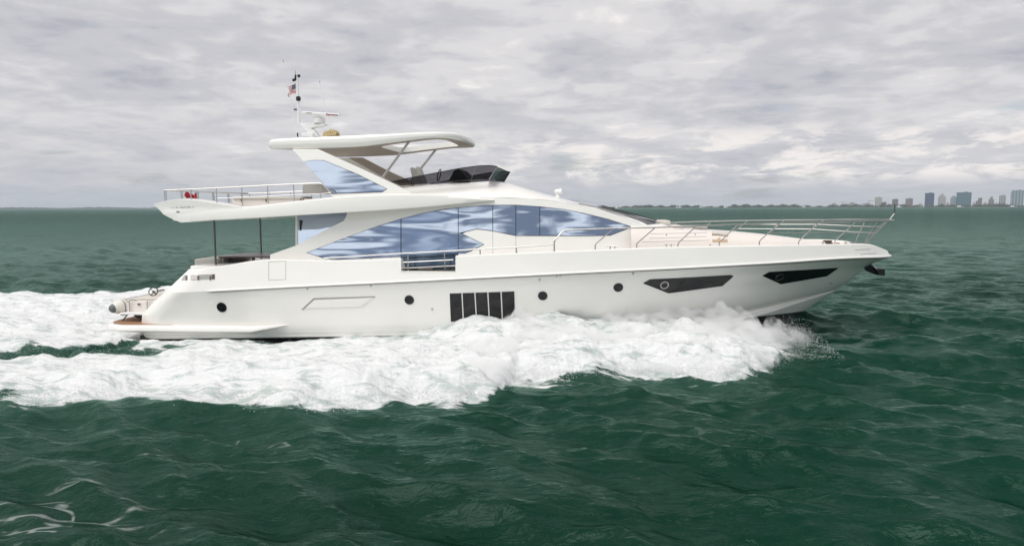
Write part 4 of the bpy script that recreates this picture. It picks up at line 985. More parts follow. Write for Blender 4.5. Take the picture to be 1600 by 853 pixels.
# bow rail
bw = lambda x, z: max(R5.w(min(x, R5.xe - 0.001)) - 0.16, 0.0)
BX = on_y(1391, 344.5, 0).x
def brw(x, z): return 0.985 * max(R5.w(min(max(x - 0.55, 0), R5.xe - 0.02)) - 0.22, 0.05) if x < BX else 0.05
topp = [(883, 359.6), (920, 358.3), (958, 357), (1024, 355.4), (1087.6, 353.4), (1153, 350.8), (1217, 349), (1278.6, 347.7), (1337, 346.6)]
tp3 = [on_w(u, v, brw) for u, v in sub(topp, 24)]
end = on_y(1390, 343.8, 0); p1_ = tp3[-1]; w1 = -p1_.y
tail = [Vector((p1_.x + (end.x - p1_.x) * math.sin(q), -w1 * math.cos(q) ** 0.9, p1_.z + (end.z - p1_.z) * math.sin(q))) for q in np.linspace(0.12, math.pi / 2, 14)]
start = [on_w(866, 393.5, rw), on_w(866, 377, rw), on_w(870, 372, rw), on_w(878.5, 362, brw)]
br, br2 = rails(start + tp3 + tail, 0.022, 'bow_rail')
posts = [((930, 391.5), (930, 383), (932, 380.3), (958, 357.4)), ((995, 389), (995, 381), (998, 378), (1024, 355.6)), ((1059, 387), (1059.4, 381), (1062, 377.7), (1087.6, 353.6)), ((1123.7, 385.5), (1124, 379), (1127, 376), (1153, 351)),
         ((1186.3, 384.5), (1186.6, 377.5), (1189.5, 374), (1217.3, 349.2)), ((1247.6, 384), (1248, 377.5), (1251, 373.8), (1278.6, 348)), ((1304.2, 383), (1304.6, 376.5), (1308, 373), (1337.5, 346.8))]
mids = []
for ps in posts:
    pp = [on_w(*ps[0], lambda x, z: max(R5.w(x) - 0.14, 0.05)), on_w(*ps[1], lambda x, z: max(R5.w(x) - 0.14, 0.05)), on_w(*ps[2], lambda x, z: max(R5.w(x) - 0.14, 0.05)), on_w(*ps[3], brw)]
    mids.append(pp)
    mb = MB().tube(pp, 0.017, 6); mb.build('post', 'chrome', br); mb.mirror().build('post', 'chrome', br2)
q0 = on_y(1353, 381, -0.42); q1 = on_y(1373, 346, -0.55)
for a, b in ((q0, q1), (on_y(1356, 381, -0.1), on_y(1387.5, 345.5, -0.06))):
    mb = MB().tube([a, a + Vector((0.02, 0, 0.12)), b], 0.018, 6); mb.build('post', 'chrome', br); mb.mirror().build('post', 'chrome', br2)
for fr_ in (0.38, 0.70):          # two intermediate wires of the forward part
    pth = [pp[2] + (pp[3] - pp[2]) * fr_ for pp in mids[4:]] + [q0 + (q1 - q0) * (0.15 + 0.85 * fr_), on_y(1356, 381, -0.1) + (on_y(1387.5, 345.5, -0.06) - on_y(1356, 381, -0.1)) * (0.15 + 0.85 * fr_)]
    mb = MB().tube(pth, 0.011, 6); mb.build('middle_rail', 'chrome', br); mb.mirror().build('middle_rail', 'chrome', br2)
js = MB().tube([end, on_y(1397.6, 333.6, 0)], 0.02, 6); j_ = js.build('jackstaff', 'chrome', yacht)
MB().tube([on_y(1397.6, 333.6, 0), on_y(1398.2, 319, 0)], 0.012, 6).build('bow_antenna', 'rubber', j_)
# bow fittings: windlass, cleats, anchor on its roller
for u, v0, v1, r in ((1293, 382, 375.5, .16), (1309, 382, 379, .07), (1322, 383, 379.5, .06)):
    a = on_y(u, v0 + 1, -0.5); b = on_y(u, v1, -0.5); MB().lathe(a, [(r, 0), (r, (b.z - a.z) * .5), (r * .7, (b.z - a.z) * .6), (r * .9, b.z - a.z), (1e-4, b.z - a.z)], (0, 0, 1), 16).build('windlass', 'tan' if r < .1 else 'brown', yacht)
MB().prism([on_y(u, v, -0.25) for u, v in ((1326, 384), (1336, 380), (1345, 380), (1349, 384))], (0, 0.5, 0)).build('windlass_cover', 'darkmetal', yacht, smooth=0)
for u in (1285.5, 1321, 1353): MB().tube([on_y(u, 383, -.7 if u < 1340 else -.2), on_y(u, 377.5, -.7 if u < 1340 else -.2)], 0.025, 8).build('bow_cleat', 'chrome', yacht)
for u, v in ((957, 384.5), (1045, 381)): 
    a = on_w(u, v, lambda x, z: R5.w(x) - 0.45)
    MB().tube([a + Vector((-0.17, 0, 0)), a + Vector((0.17, 0, 0))], 0.016, 6).tube([a + Vector((-0.07, 0, 0)), a + Vector((-0.07, 0, -0.12))], 0.016, 6).tube([a + Vector((0.07, 0, 0)), a + Vector((0.07, 0, -0.12))], 0.016, 6).build('deck_cleat', 'chrome', yacht)
an = MB().prism([on_y(u, v, -0.08) for u, v in ((1348, 416), (1360, 413), (1369, 421), (1382.5, 421), (1382.5, 431), (1369, 429.5), (1356, 424)) ], (0, 0.16, 0)).build('anchor_roller', 'black', yacht, smooth=0, bevel=0.01)
MB().tube([on_y(1361, 412.5, -0.10), on_y(1369.5, 420.5, -0.10)], 0.022, 6).build('anchor_shank', 'chrome', an)
MB().prism([on_y(u, v, -0.22) for u, v in ((1368, 421.5), (1383, 420.6), (1383.3, 431), (1375, 430.3))], (0, 0.44, 0)).build('anchor_fluke', 'rubber', an, smooth=0, bevel=0.015)
# searchlight on the roof
sl = on_y(871.5, 309.5, -0.4); s1 = on_y(872.5, 303, -0.4)
k_ = MB().lathe(sl, [(0.13, -0.08), (0.11, 0.0), (0.06, 0.07), (0.055, s1.z - sl.z)], (0, 0, 1), 16).build('searchlight_base', 'white', yacht)
MB().lathe(on_y(866.5, 300, -0.4), [(1e-4, 0), (0.06, 0.005), (0.085, 0.06), (0.095, 0.20), (0.10, 0.24), (1e-4, 0.245)], (1, 0, 0.05), 18).build('searchlight', 'white', k_)
# ---------------------------------------------------------------- mast, radar, aerials on the hardtop
Ym = -0.25
def pm(u, v, Y=Ym): return on_y(u, v, Y)
mast = MB().prism([pm(u, v, -0.4) for u, v in ((480, 214), (497, 213), (489.5, 203), (484.5, 200.5), (494, 198.5), (506.5, 195.5), (507, 193.2), (468, 192.2), (466.5, 194.3), (471.5, 197.5), (476.5, 203), (483, 210))], (0, 0.3, 0)).build('mast_arch', 'white', yacht, smooth=30, bevel=0.015)
MB().box(pm(485, 212.5), (0.42, 0.6, 0.16)).build('mast_base', 'white', mast, smooth=30, bevel=0.03)
MB().tube([pm(467.5, 194), pm(464.6, 121)], [0.055, 0.032], 10).build('mast_pole', 'white', mast)
MB().tube([pm(472, 193), pm(469.5, 174), pm(466.3, 158)], 0.03, 8).build('pole_brace', 'white', mast)
for u, v, dx in ((459, 126, -1), (467, 119.5, 1)):
    MB().tube([pm(464.6, v + 5), pm(u, v)], 0.012, 6).build('light_arm', 'white', mast)
    MB().lathe(pm(u, v), [(0.05, -0.03), (0.05, 0.05), (1e-4, 0.06)], (0, 0, 1), 10).build('nav_light', 'rubber', mast)
MB().lathe(pm(462, 122.5), [(0.03, -0.08), (0.045, 0), (0.03, 0.10), (0.008, 0.12), (0.006, 0.24), (1e-4, 0.25)], (0, 0, 1), 10).build('masthead_light', 'rubber', mast)
MB().lathe(pm(466.2, 154.6), [(1e-4, -0.09), (0.07, -0.07), (0.085, 0), (0.07, 0.07), (1e-4, 0.09)], (0, 0, 1), 12).build('mast_lamp', 'rubber', mast)
MB().box(pm(461.5, 171.5), (0.08, 0.08, 0.06)).build('camera_unit', 'darkmetal', mast, smooth=0)
rd_ = MB().lathe(pm(498.5, 192.5), [(0.20, -0.02), (0.215, 0.10), (0.215, 0.13), (0.20, 0.14), (0.20, 0.19), (0.13, 0.225), (1e-4, 0.235)], (0, 0, 1), 24).build('radar_pedestal', 'white', mast)
r0, r1 = pm(472, 176.6, -0.45), pm(531, 180.4, -0.45); dd = r1 - r0
rot_ = Matrix.Rotation(-math.atan2(dd.z, dd.x), 3, 'Y')
bar = MB().box((r0 + r1) / 2, (dd.length, 0.12, 0.105), rot_).build('radar_scanner', 'white', mast, smooth=40, bevel=0.03, seg=3)
def text(s, size, loc, rot, m_, name, parent, ext=0.002, bold=0.0):
    c = bpy.data.curves.new(name, 'FONT'); c.body = s; c.size = size; c.extrude = ext; c.offset = bold; c.align_x = 'CENTER'; c.align_y = 'CENTER'
    t = bpy.data.objects.new(name, c); COL.objects.link(t); dg = bpy.context.evaluated_depsgraph_get(); dg.update()
    me = bpy.data.meshes.new_from_object(t.evaluated_get(dg)); bpy.data.objects.remove(t); bpy.data.curves.remove(c)
    mw = Matrix.Translation(loc) @ rot.to_4x4() @ Matrix.Rotation(math.pi / 2, 4, 'X'); me.transform(mw)
    o = bpy.data.objects.new(name, me); COL.objects.link(o); me.materials.append(M[m_]); o.parent = parent; o.matrix_parent_inverse = parent_inverse(parent); return o
text('Raymarine', 0.098, pm(518.6, 179.4, -0.513), rot_, 'textred', 'scanner_lettering', bar, bold=0.002)
MB().box(pm(482.5, 176.8, -0.512), (0.2, 0.004, 0.03), rot_).build('scanner_mark', 'textgrey', bar, smooth=0)
for a, b, Y in (((464.5, 211), (442.7, 96.3), -0.9), ((517, 208), (499.7, 129), 0.5)):
    p, q = pm(*a, Y), pm(*b, Y); d = q - p
    wa = MB().tube([p, p + d * .5, q], [0.018, 0.012, 0.007], 8).build('whip_antenna', 'white', yacht)
    MB().lathe(q, [(0.014, -0.02), (0.014, 0.05), (1e-4, 0.055)], d.normalized(), 8).build('antenna_tip', 'textgrey', wa)
MB().tube([pm(464.8, 208, -0.9), pm(465.3, 214, -0.9)], 0.025, 8).build('antenna_mount', 'rubber', yacht)
# cockpit furniture under the overhang
pad((303, 404.5), (340, 417.5), -1.2, 2.4, 0, 'cockpit_sofa', 'grey', bev=0.07)
pad((296, 415), (341, 424), -2.0, 4.0, 0, 'cockpit_coaming', 'gel', bev=0.08)
tb = MB(); ta, tb_ = on_y(342, 401.5, -0.9), on_y(424, 401.5, -0.9)
tb.box(((ta.x + tb_.x) / 2, 0, ta.z), (tb_.x - ta.x, 1.9, 0.05)); ct = tb.build('cockpit_table', 'brown', yacht, smooth=0, bevel=0.01)
for kx in (0.12, 0.55, 0.9): MB().box((ta.x + (tb_.x - ta.x) * kx, -0.5, ta.z - 0.25), (0.09, 0.09, 0.45)).build('leg', 'brown', ct, smooth=0)
pad((338, 403), (349, 418), -0.9, 1.8, 0, 'cockpit_chest', 'grey', bev=0.02)
# ================================================================ LOOSE THINGS
def flag():
    """national flag streaming aft from the mast: 13 stripes, blue canton"""
    root_u = [(461.6, 131), (461.9, 147)]
    nx, ny = 26, 13
    tl, bl = pm(461.8, 131.0, -0.3), pm(462.2, 146.6, -0.3)
    tr_, br_ = pm(447.2, 134.6, -0.3), pm(449.8, 150.2, -0.3)
    def P(s, t):
        a = tl + (tr_ - tl) * s; b = bl + (br_ - bl) * s; p = a + (b - a) * t
        return p + Vector((0.035 * math.sin(t * 5) * s, 0.07 * math.sin(s * 7.5 + t * 1.2) * (0.3 + s), -0.05 * math.sin(s * 3.14) * (1 - t) + 0.03 * math.sin(s * 6)))
    me = bpy.data.meshes.new('national_flag'); vs = []; fs = []; mi = []
    for k in (0, 1):
        for i in range(nx + 1):
            for j in range(ny + 1): vs.append(P(i / nx, j / ny) + Vector((0, 0.004 * k, 0)))
    n1 = (nx + 1) * (ny + 1)
    for k in (0, 1):
        for i in range(nx):
            for j in range(ny):
                a = k * n1 + i * (ny + 1) + j; f = (a, a + 1, a + ny + 2, a + ny + 1); fs.append(f if k else f[::-1])
                mi.append(2 if (i < 11 and j < 7) else (0 if j % 2 == 0 else 1))
    me.from_pydata([tuple(v) for v in vs], [], fs)
    for m_ in (mat('flag_red', (0.42, 0.015, 0.03), 0.8), mat('flag_white', (0.75, 0.73, 0.72), 0.8), mat('flag_blue', (0.02, 0.022, 0.08), 0.8)): me.materials.append(m_)
    me.polygons.foreach_set('material_index', mi); me.polygons.foreach_set('use_smooth', [True] * len(fs))
    o = bpy.data.objects.new('national_flag', me); COL.objects.link(o)
    tag(o, 'small red and white striped flag with blue canton streaming from the mast', 'flag')
    st = MB()
    for i in range(5):
        for j in range(4):
            c = P((i + 0.6) / 5 * 11 / 26, (j + 0.5) / 4 * 7 / 13) + Vector((0, -0.006, 0)); r = 0.011
            st.add([c + Vector((math.cos(math.pi / 2 + q * math.pi / 5) * r * (1 if q % 2 == 0 else 0.42), 0, math.sin(math.pi / 2 + q * math.pi / 5) * r * (1 if q % 2 == 0 else 0.42))) for q in range(10)], [tuple(range(10))])
    st.build('canton_stars', 'white', o, smooth=0)
flag()
def ensign():
    """red ensign wound round its staff at the aft flybridge rail"""
    Y = 0.0
    a, b = on_y(303, 313, Y), on_y(308.5, 299, Y)
    g = empty('furled_ensign', a, 'crumpled red ensign drooping at the aft flybridge rail', 'flag')
    MB().tube([on_y(298.5, 314, Y), on_y(298.5, 296, Y)], 0.014, 8).build('staff', 'chrome', g)
    rows = []
    for s in np.linspace(0, 1, 14):
        c = on_y(290.5 + 12.5 * s, 304.2 + 3.8 * s, Y); r = 0.045 + 0.05 * math.sin(s * 6) ** 2 + (0.05 if s < 0.25 else 0)
        rows.append([c + Vector((0.02 * math.sin(q * 2 + s * 9), math.cos(q * 0.628) * r, math.sin(q * 0.628) * r * (1 + 0.3 * math.sin(3 * q)))) for q in range(10)])
    MB().grid(rows, True).build('rolled_cloth', 'red', g)
    rows = []
    for s in np.linspace(0, 1, 10):
        c = on_y(305.3 + 0.4 * s, 301.5 + 11.5 * s, Y); w = 0.025 + 0.05 * s
        rows.append([c + Vector((math.cos(q * 0.628) * w * (1 + 0.25 * math.sin(q * 2.5)), math.sin(q * 0.628) * w * 0.8, 0)) for q in range(10)])
    MB().grid(rows, True).build('hanging_cloth', 'red', g)
ensign()
def straw_bundle():
    c = on_y(517.5, 211, -0.5); g = empty('rope_fender_bundle', c, 'straw coloured bundle of shaggy rope rolls lying on the hardtop', 'rope bundle')
    for k in range(7):
        x = -0.20 + 0.066 * k; rows = []
        h = 0.10 * math.sin(math.pi * (k + 1.1) / 8.4) + 0.05
        path = [c + Vector((x - 0.02, -0.16, -0.05)), c + Vector((x + 0.01, -0.13, h * 0.7)), c + Vector((x + 0.03, 0, h)), c + Vector((x + 0.02, 0.14, h * 0.6)), c + Vector((x, 0.18, -0.05))]
        o = MB().tube(path, 0.034, 8).build('rope_roll', 'straw', g)
        fr_ = MB()
        for q in range(26):
            t = random.random() * 3.999; i = int(t); p = path[i].lerp(path[i + 1], t - i)
            d = Vector((random.uniform(-1, 1), random.uniform(-1, 0.5), random.uniform(-0.2, 1))).normalized()
            fr_.tube([p, p + d * random.uniform(0.05, 0.09)], [0.007, 0.003], 3)
        fr_.build('fringe', 'straw', o, smooth=0)
straw_bundle()
def tender():
    """inflatable tender lying across the platform, its stern towards the camera"""
    yb = -2.15; c0 = on_y(187, 480.5, yb)
    g = empty('inflatable_tender', (c0.x + 0.7, 0, PZ), 'cream inflatable tender lying across the swim platform with grey cone tips', 'tender')
    r = 0.235; c1 = c0 + Vector((1.62, 0, 0.02))
    for c, nm in ((c0, 'near'), (c1, 'far')):
        mid = [Vector((c.x + dx, y, c.z + 0.02 + dz)) for y, dx, dz in ((yb + 0.05, 0, 0), (-1.4, 0, 0.0), (-0.4, 0, 0.02), (0.5, 0.0, 0.05), (1.1, 0.1 if nm == 'near' else -0.1, 0.10), (1.6, 0.38 if nm == 'near' else -0.38, 0.16))]
        t = MB().tube(mid, [r, r, r, r, r * .95, r * .8], 20).build('buoyancy_tube', 'hypalon', g)
        # stern cone pointing at the camera and a little outboard
        ax = Vector((-0.45 if nm == 'near' else 0.1, -1, -0.12)).normalized(); p = mid[0]
        MB().lathe(p, [(r, -0.02), (r * 0.99, 0.06), (r * 0.86, 0.17), (r * 0.66, 0.25)], ax, 22).build('tube_end', 'hypalon', t)
        MB().lathe(p, [(r * 0.66, 0.25), (r * 0.62, 0.28), (r * 0.5, 0.335), (r * 0.28, 0.375), (1e-4, 0.385)], ax, 22).build('cone_tip', 'conegrey', t)
        MB().lathe(p + Vector((0, 0.12, 0)), [(r * 1.0, 0), (r * 1.05, 0.015), (r * 1.05, 0.05), (r * 1.0, 0.065)], Vector((0, 1, 0)), 22).build('tube_band', 'grey', t)
    # hull, transom and cockpit sole
    z0 = PZ + 0.22; zt = c0.z + 0.26
    rows = []
    for y, hw, zk in ((yb + 0.12, 0.62, z0), (-1.0, 0.62, z0), (0.4, 0.6, z0 + 0.02), (1.2, 0.42, z0 + 0.12), (1.75, 0.06, z0 + 0.3)):
        xc = c0.x + 0.81; rows.append([(xc - hw, y, c0.z), (xc - hw * 0.75, y, zk + 0.08), (xc, y, zk), (xc + hw * 0.75, y, zk + 0.08), (xc + hw, y, c0.z)])
    hb_ = MB().grid(rows); hb_.f.append((0, 1, 2, 3, 4)); hb_.build('rigid_hull', 'white', g, smooth=30)
    xc = c0.x + 0.81
    tm = MB().prism([(xc - 0.60, yb + 0.02, c0.z - 0.14), (xc + 0.60, yb + 0.02, c0.z - 0.14), (xc + 0.60, yb + 0.02, c0.z + 0.20), (xc + 0.5, yb + 0.02, c0.z + 0.25), (xc - 0.48, yb + 0.02, c0.z + 0.20), (xc - 0.60, yb + 0.02, c0.z + 0.08)], (0, 0.22, 0)).build('transom', 'cream', g, smooth=0, bevel=0.03, seg=3)
    MB().box((xc - 0.02, yb - 0.10, c0.z - 0.17), (1.25, 0.30, 0.07)).build('stern_step', 'white', g, smooth=30, bevel=0.02)
    for dx in (-0.42, 0.22):
        MB().tube([(xc + dx, yb - 0.03, c0.z - 0.14), (xc + dx + 0.01, yb - 0.05, c0.z + 0.20), (xc + dx + 0.05, yb - 0.03, c0.z + 0.28), (xc + dx + 0.15, yb + 0.05, c0.z + 0.27), (xc + dx + 0.17, yb + 0.1, c0.z + 0.2)], 0.018, 8).build('grab_handle', 'chrome', g)
    for dx in (-0.1, 0.45): MB().box((xc + dx, yb + 0.0, c0.z + 0.12), (0.07, 0.05, 0.06)).build('stern_fitting', 'darkmetal', g, smooth=0)
    MB().box((xc, -0.9, c0.z + 0.05), (1.1, 1.9, 0.06)).build('sole', 'hypalon', g, smooth=0)
    MB().box((xc + 0.05, -1.5, c0.z + 0.17), (0.95, 0.55, 0.24)).build('bench_seat', 'cushion', g, smooth=40, bevel=0.06, seg=3)
    con = MB().prism([(xc - 0.05, -0.75, c0.z + 0.02), (xc - 0.05, -0.60, c0.z + 0.46), (xc - 0.05, -0.3, c0.z + 0.5), (xc - 0.05, -0.15, c0.z + 0.02)], (0.55, 0, 0)).build('helm_console', 'white', g, smooth=0, bevel=0.03)
    w0 = on_y(239.5, 455.5, -0.95); ax = Vector((0.25, -1, 0.45)).normalized(); e1 = ax.orthogonal().normalized(); e2 = ax.cross(e1)
    rr = 0.15
    sw = MB().tube([w0 + (e1 * math.cos(k) + e2 * math.sin(k)) * rr for k in np.linspace(0, 2 * math.pi, 25)], 0.017, 8).build('steering_wheel', 'rubber', g)
    for k in (0.5, 2.6, 4.7): MB().tube([w0, w0 + (e1 * math.cos(k) + e2 * math.sin(k)) * rr], 0.012, 6).build('spoke', 'rubber', sw)
    MB().tube([w0, w0 - ax * 0.28], 0.03, 8).build('steering_column', 'rubber', sw)
    MB().tube([w0 + Vector((0.18, 0, 0.03)), w0 + Vector((0.36, 0.1, 0.05))], 0.022, 8).build('throttle', 'rubber', g)
    MB().tube([Vector((c0.x - 0.02, yb + 0.25, c0.z + 0.25)), Vector((c0.x + 0.25, -1.6, c0.z + 0.3)), Vector((c0.x + 0.5, -0.6, c0.z + 0.36))], 0.012, 6).build('lifeline', 'grey', g)
    # jet drive and chocks
    MB().prism([(xc - 0.24, yb - 0.12, PZ + 0.20), (xc + 0.05, yb - 0.12, PZ + 0.07), (xc + 0.6, yb - 0.12, PZ + 0.05), (xc + 0.6, yb - 0.12, c0.z - 0.2), (xc + 0.02, yb - 0.12, c0.z - 0.2), (xc - 0.2, yb - 0.12, PZ + 0.32)], (0, 0.5, 0)).build('jet_drive', 'rubber', g, smooth=0, bevel=0.04)
    MB().prism([(xc - 0.42, yb - 0.16, PZ + 0.30), (xc + 0.0, yb - 0.16, PZ + 0.34), (xc + 0.0, yb - 0.16, c0.z - 0.2), (xc - 0.42, yb - 0.16, c0.z - 0.2)], (0, 0.12, 0)).build('jet_housing', 'white', g, smooth=0, bevel=0.02)
    MB().tube([(xc - 0.74, yb + 0.0, PZ + 0.02), (xc - 0.54, yb + 0.1, c0.z - 0.18)], 0.022, 6).build('cradle_strut', 'rubber', g)
    MB().box((xc - 0.68, yb + 0.1, c0.z - 0.24), (0.22, 0.2, 0.05)).build('cradle_pad', 'rubber', g, smooth=0)
tender()

# ================================================================ SPRAY
def spray():
    """droplets torn off the bow wave: small tumbling drops in a cloud along the hull"""
    g = np.random.default_rng(5)
    crest = [(1262, 528), (1248, 515), (1225, 505), (1205, 492), (1188, 488), (1160, 489), (1130, 492), (1100, 496), (1060, 500), (1020, 501), (980, 504), (940, 507), (900, 508), (860, 500), (830, 494), (808, 486), (790, 497), (760, 512), (720, 520), (660, 526), (560, 530), (440, 533)]
    cp = [on_y(u, v, -3.4) for u, v in crest]; cx = np.array([p.x for p in cp])[::-1]; cz = np.array([p.z for p in cp])[::-1]
    def batch(n, x0, x1, spread_in, hfac, size, p_x=1.0):
        x = x0 + (x1 - x0) * g.random(n) ** p_x
        yo = np.interp(x, *OUT); yi = np.full(n, -1.9)
        t = g.random(n) ** spread_in
        y = yi + (yo - yi) * t
        top_ = np.interp(x, cx, cz)
        env = (1 - 0.72 * t) * (0.9 + 0.45 * fbm(x / 1.3, y / 1.2 + 9, 91, 3, 0.5))
        z = 0.05 + (top_ - 0.05) * env * (g.random(n) ** hfac)
        s = size[0] + (size[1] - size[0]) * g.random(n) ** 3
        return np.stack([x, y, z], 1), s
    A = [batch(16000, 8.0, 22.6, 1.1, 0.25, (0.003, 0.010)), batch(9000, -4, 10, 0.45, 0.9, (0.003, 0.010))]
    # fingers thrown forward off the bow
    n = 15000; s = g.random(n) ** 0.9; a0 = on_y(1200, 520, -2.2); a1 = on_y(1258, 530, -4.5)
    p = np.array(a0)[None] + (np.array(a1) - np.array(a0))[None] * s[:, None] + g.normal(0, 1, (n, 3)) * (0.10 + 0.22 * s * (1 - s) * 2)[:, None]
    A.append((p, 0.0018 + 0.0055 * g.random(n) ** 4))
    # drops along the outer lip
    n = 9000; x = g.uniform(3, 22.4, n); yo = np.interp(x, *OUT); q = g.normal(0, 0.22, n)
    A.append((np.stack([x, yo + 0.25 + q, 0.08 + np.abs(g.normal(0, 0.14, n))], 1), 0.003 + 0.008 * g.random(n) ** 3))
    pos = np.concatenate([a[0] for a in A]); siz = np.concatenate([a[1] for a in A]); n = len(pos)
    # keep drops outside the hull
    base = np.array([[1, 1, 1], [1, -1, -1], [-1, 1, -1], [-1, -1, 1]], float) * 0.75
    q = g.normal(size=(n, 4)); q /= np.linalg.norm(q, axis=1)[:, None]; w, a, b, c = q.T
    Rm = np.stack([1 - 2 * (b * b + c * c), 2 * (a * b - c * w), 2 * (a * c + b * w), 2 * (a * b + c * w), 1 - 2 * (a * a + c * c), 2 * (b * c - a * w), 2 * (a * c - b * w), 2 * (b * c + a * w), 1 - 2 * (a * a + b * b)], 1).reshape(n, 3, 3)
    vs = np.einsum('nij,kj->nki', Rm, base) * siz[:, None, None]
    vs[:, :, 0] *= 1.6
    vs += pos[:, None, :]
    me = bpy.data.meshes.new('bow_spray'); nv = n * 4
    me.vertices.add(nv); me.vertices.foreach_set('co', vs.astype(np.float32).ravel())
    f = (np.array([[0, 1, 2], [0, 3, 1], [0, 2, 3], [1, 3, 2]])[None] + (np.arange(n) * 4)[:, None, None]).reshape(-1, 3)
    me.loops.add(f.size); me.loops.foreach_set('vertex_index', f.astype(np.int32).ravel())
    me.polygons.add(len(f)); me.polygons.foreach_set('loop_start', (np.arange(len(f)) * 3).astype(np.int32))
    me.update(calc_edges=True)
    mt = bpy.data.materials.new('spray_drops'); mt.use_nodes = True; nt = mt.node_tree; N = nt.nodes; L = nt.links; N.clear()
    d = N.new('ShaderNodeBsdfDiffuse'); d.inputs[0].default_value = (0.95, 0.95, 0.95, 1); t = N.new('ShaderNodeBsdfTranslucent'); t.inputs[0].default_value = (0.95, 0.95, 0.95, 1)
    mx = N.new('ShaderNodeMixShader'); mx.inputs[0].default_value = 0.6; L.new(d.outputs[0], mx.inputs[1]); L.new(t.outputs[0], mx.inputs[2])
    o_ = N.new('ShaderNodeOutputMaterial'); L.new(mx.outputs[0], o_.inputs[0]); me.materials.append(mt)
    o = bpy.data.objects.new('bow_spray', me); COL.objects.link(o)
    tag(o, 'white spray thrown up along the hull by the bow wave', 'spray', kind='stuff')
spray()
CREST = [(1275, 545), (1262, 534), (1248, 526), (1225, 521), (1210, 517), (1200, 510), (1190, 498), (1174, 488), (1155, 488), (1130, 487), (1100, 491), (1060, 495), (1020, 497), (980, 500), (940, 503), (900, 503), (860, 495), (830, 488), (808, 480), (790, 492), (760, 508), (720, 517), (660, 523), (560, 528)]
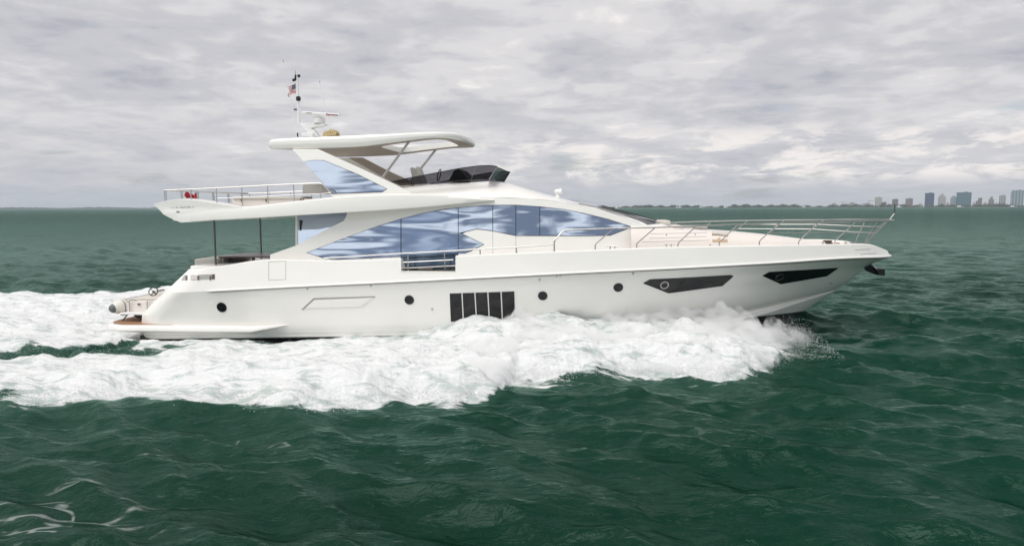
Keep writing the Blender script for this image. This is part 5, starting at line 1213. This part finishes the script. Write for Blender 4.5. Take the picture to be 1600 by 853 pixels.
def mist():
    """the fine white mist of the spray: a body of droplets too small to tell apart"""
    cp = [on_y(u, v, -3.4) for u, v in CREST]; cx = np.array([p.x for p in cp])[::-1]; cz = np.array([p.z for p in cp])[::-1]
    xs = np.linspace(9.5, XBOW + 0.6, 220); ts = np.linspace(0, 0.93, 40); top_ = []; bot = []
    for t in ts:
        yo = np.interp(xs, *OUT); y = -1.9 + (yo + 1.9) * t
        c = np.interp(xs, cx, cz); e = (1 - 0.95 * min(t, 1) ** 0.9)
        fade = sstep(9.5, 13, xs) * (1 - sstep(XBOW - 0.1, XBOW + 0.6, xs))
        lump = fbm(xs / 0.9, np.asarray(y) / 0.8 + 9, 91, 5, 0.6)
        z = 0.10 + (c - 0.10) * e * (1.0 + 0.62 * lump) * (0.3 + 0.7 * fade)
        top_.append([(a, b, max(d, 0.02)) for a, b, d in zip(xs, y, z)]); bot.append([(a, b, -0.15) for a, b in zip(xs, y)])
    mb = MB().grid(top_); k = len(mb.v); mb.grid(bot)
    nx, ny = len(xs), len(ts); f = mb.f
    for i in range(nx - 1): f.append((i, i + 1, k + i + 1, k + i)); q = (ny - 1) * nx + i; f.append((q, q + 1, k + q + 1, k + q))
    for j in range(ny - 1):
        for a in (j * nx, j * nx + nx - 1): f.append((a, a + nx, k + a + nx, k + a))
    mt = bpy.data.materials.new('mist_body'); mt.use_nodes = True; nt = mt.node_tree; N = nt.nodes; L = nt.links; N.clear()
    v = N.new('ShaderNodeVolumePrincipled'); v.inputs['Color'].default_value = (0.985, 0.985, 0.985, 1); v.inputs['Anisotropy'].default_value = 0.1
    tc = N.new('ShaderNodeNewGeometry'); mp = N.new('ShaderNodeMapping'); mp.inputs['Scale'].default_value = (0.75, 1, 1.2); L.new(tc.outputs['Position'], mp.inputs[0])
    n = N.new('ShaderNodeTexNoise'); n.inputs['Scale'].default_value = 2.6; n.inputs['Detail'].default_value = 6; n.inputs['Distortion'].default_value = 0.4; n.inputs['Roughness'].default_value = 0.62; L.new(mp.outputs[0], n.inputs['Vector'])
    r = N.new('ShaderNodeMapRange'); r.inputs[1].default_value = 0.42; r.inputs[2].default_value = 0.68; r.inputs[3].default_value = 0.15; r.inputs[4].default_value = 9.0; L.new(n.outputs[0], r.inputs[0])
    L.new(r.outputs[0], v.inputs['Density'])
    o = N.new('ShaderNodeOutputMaterial'); L.new(v.outputs[0], o.inputs['Volume'])
    tag(mb.build('spray_mist', mt, None, smooth=0), 'fine white mist hanging over the bow wave beside the hull', 'spray', kind='stuff')
    # the plume flung ahead of the wave at the bow
    a0 = on_y(1192, 512, -2.3); a1 = on_y(1260, 531, -4.6); rows = []
    for k in range(26):
        s = k / 25; c = a0.lerp(a1, s) + Vector((0, 0, 0.05 * math.sin(s * 9))); r0 = (0.14 + 0.30 * math.sin(math.pi * min(1, s * 1.05)) ** 0.8) * (1 - 0.55 * s) + 0.01
        rows.append([c + Vector((0, math.cos(q * 0.393), math.sin(q * 0.393))) * r0 * (1 + 0.9 * float(lattice_noise(np.array(s * 9.0), np.array(q * 0.9 if q < 8 else (16 - q) * 0.9), 77))) for q in range(16)])
    mb2 = MB().grid(rows, True); n0 = len(rows[0]); mb2.f += [tuple(range(n0))[::-1], tuple(range(25 * n0, 26 * n0))]
    mt2 = mt.copy(); mt2.name = 'plume_body'; mt2.node_tree.nodes['Map Range'].inputs[4].default_value = 6.0
    tag(mb2.build('spray_plume', mt2, None, smooth=0), 'thin plume of spray flung forward under the bow', 'spray', kind='stuff')
mist()

# ================================================================ AIR
def haze():
    lo, hi = -6.0, 140.0
    mb = MB().box((CAM.x, 3500 - 600, (lo + hi) / 2), (12000, 9400, hi - lo))
    mt = bpy.data.materials.new('haze_air'); mt.use_nodes = True; nt = mt.node_tree; nt.nodes.clear()
    v = nt.nodes.new('ShaderNodeVolumePrincipled'); v.inputs['Density'].default_value = 0.00008; v.inputs['Color'].default_value = (0.77, 0.85, 0.95, 1)
    o = nt.nodes.new('ShaderNodeOutputMaterial'); nt.links.new(v.outputs[0], o.inputs['Volume'])
    tag(mb.build('haze', mt, None, smooth=0), kind='stuff')
haze()
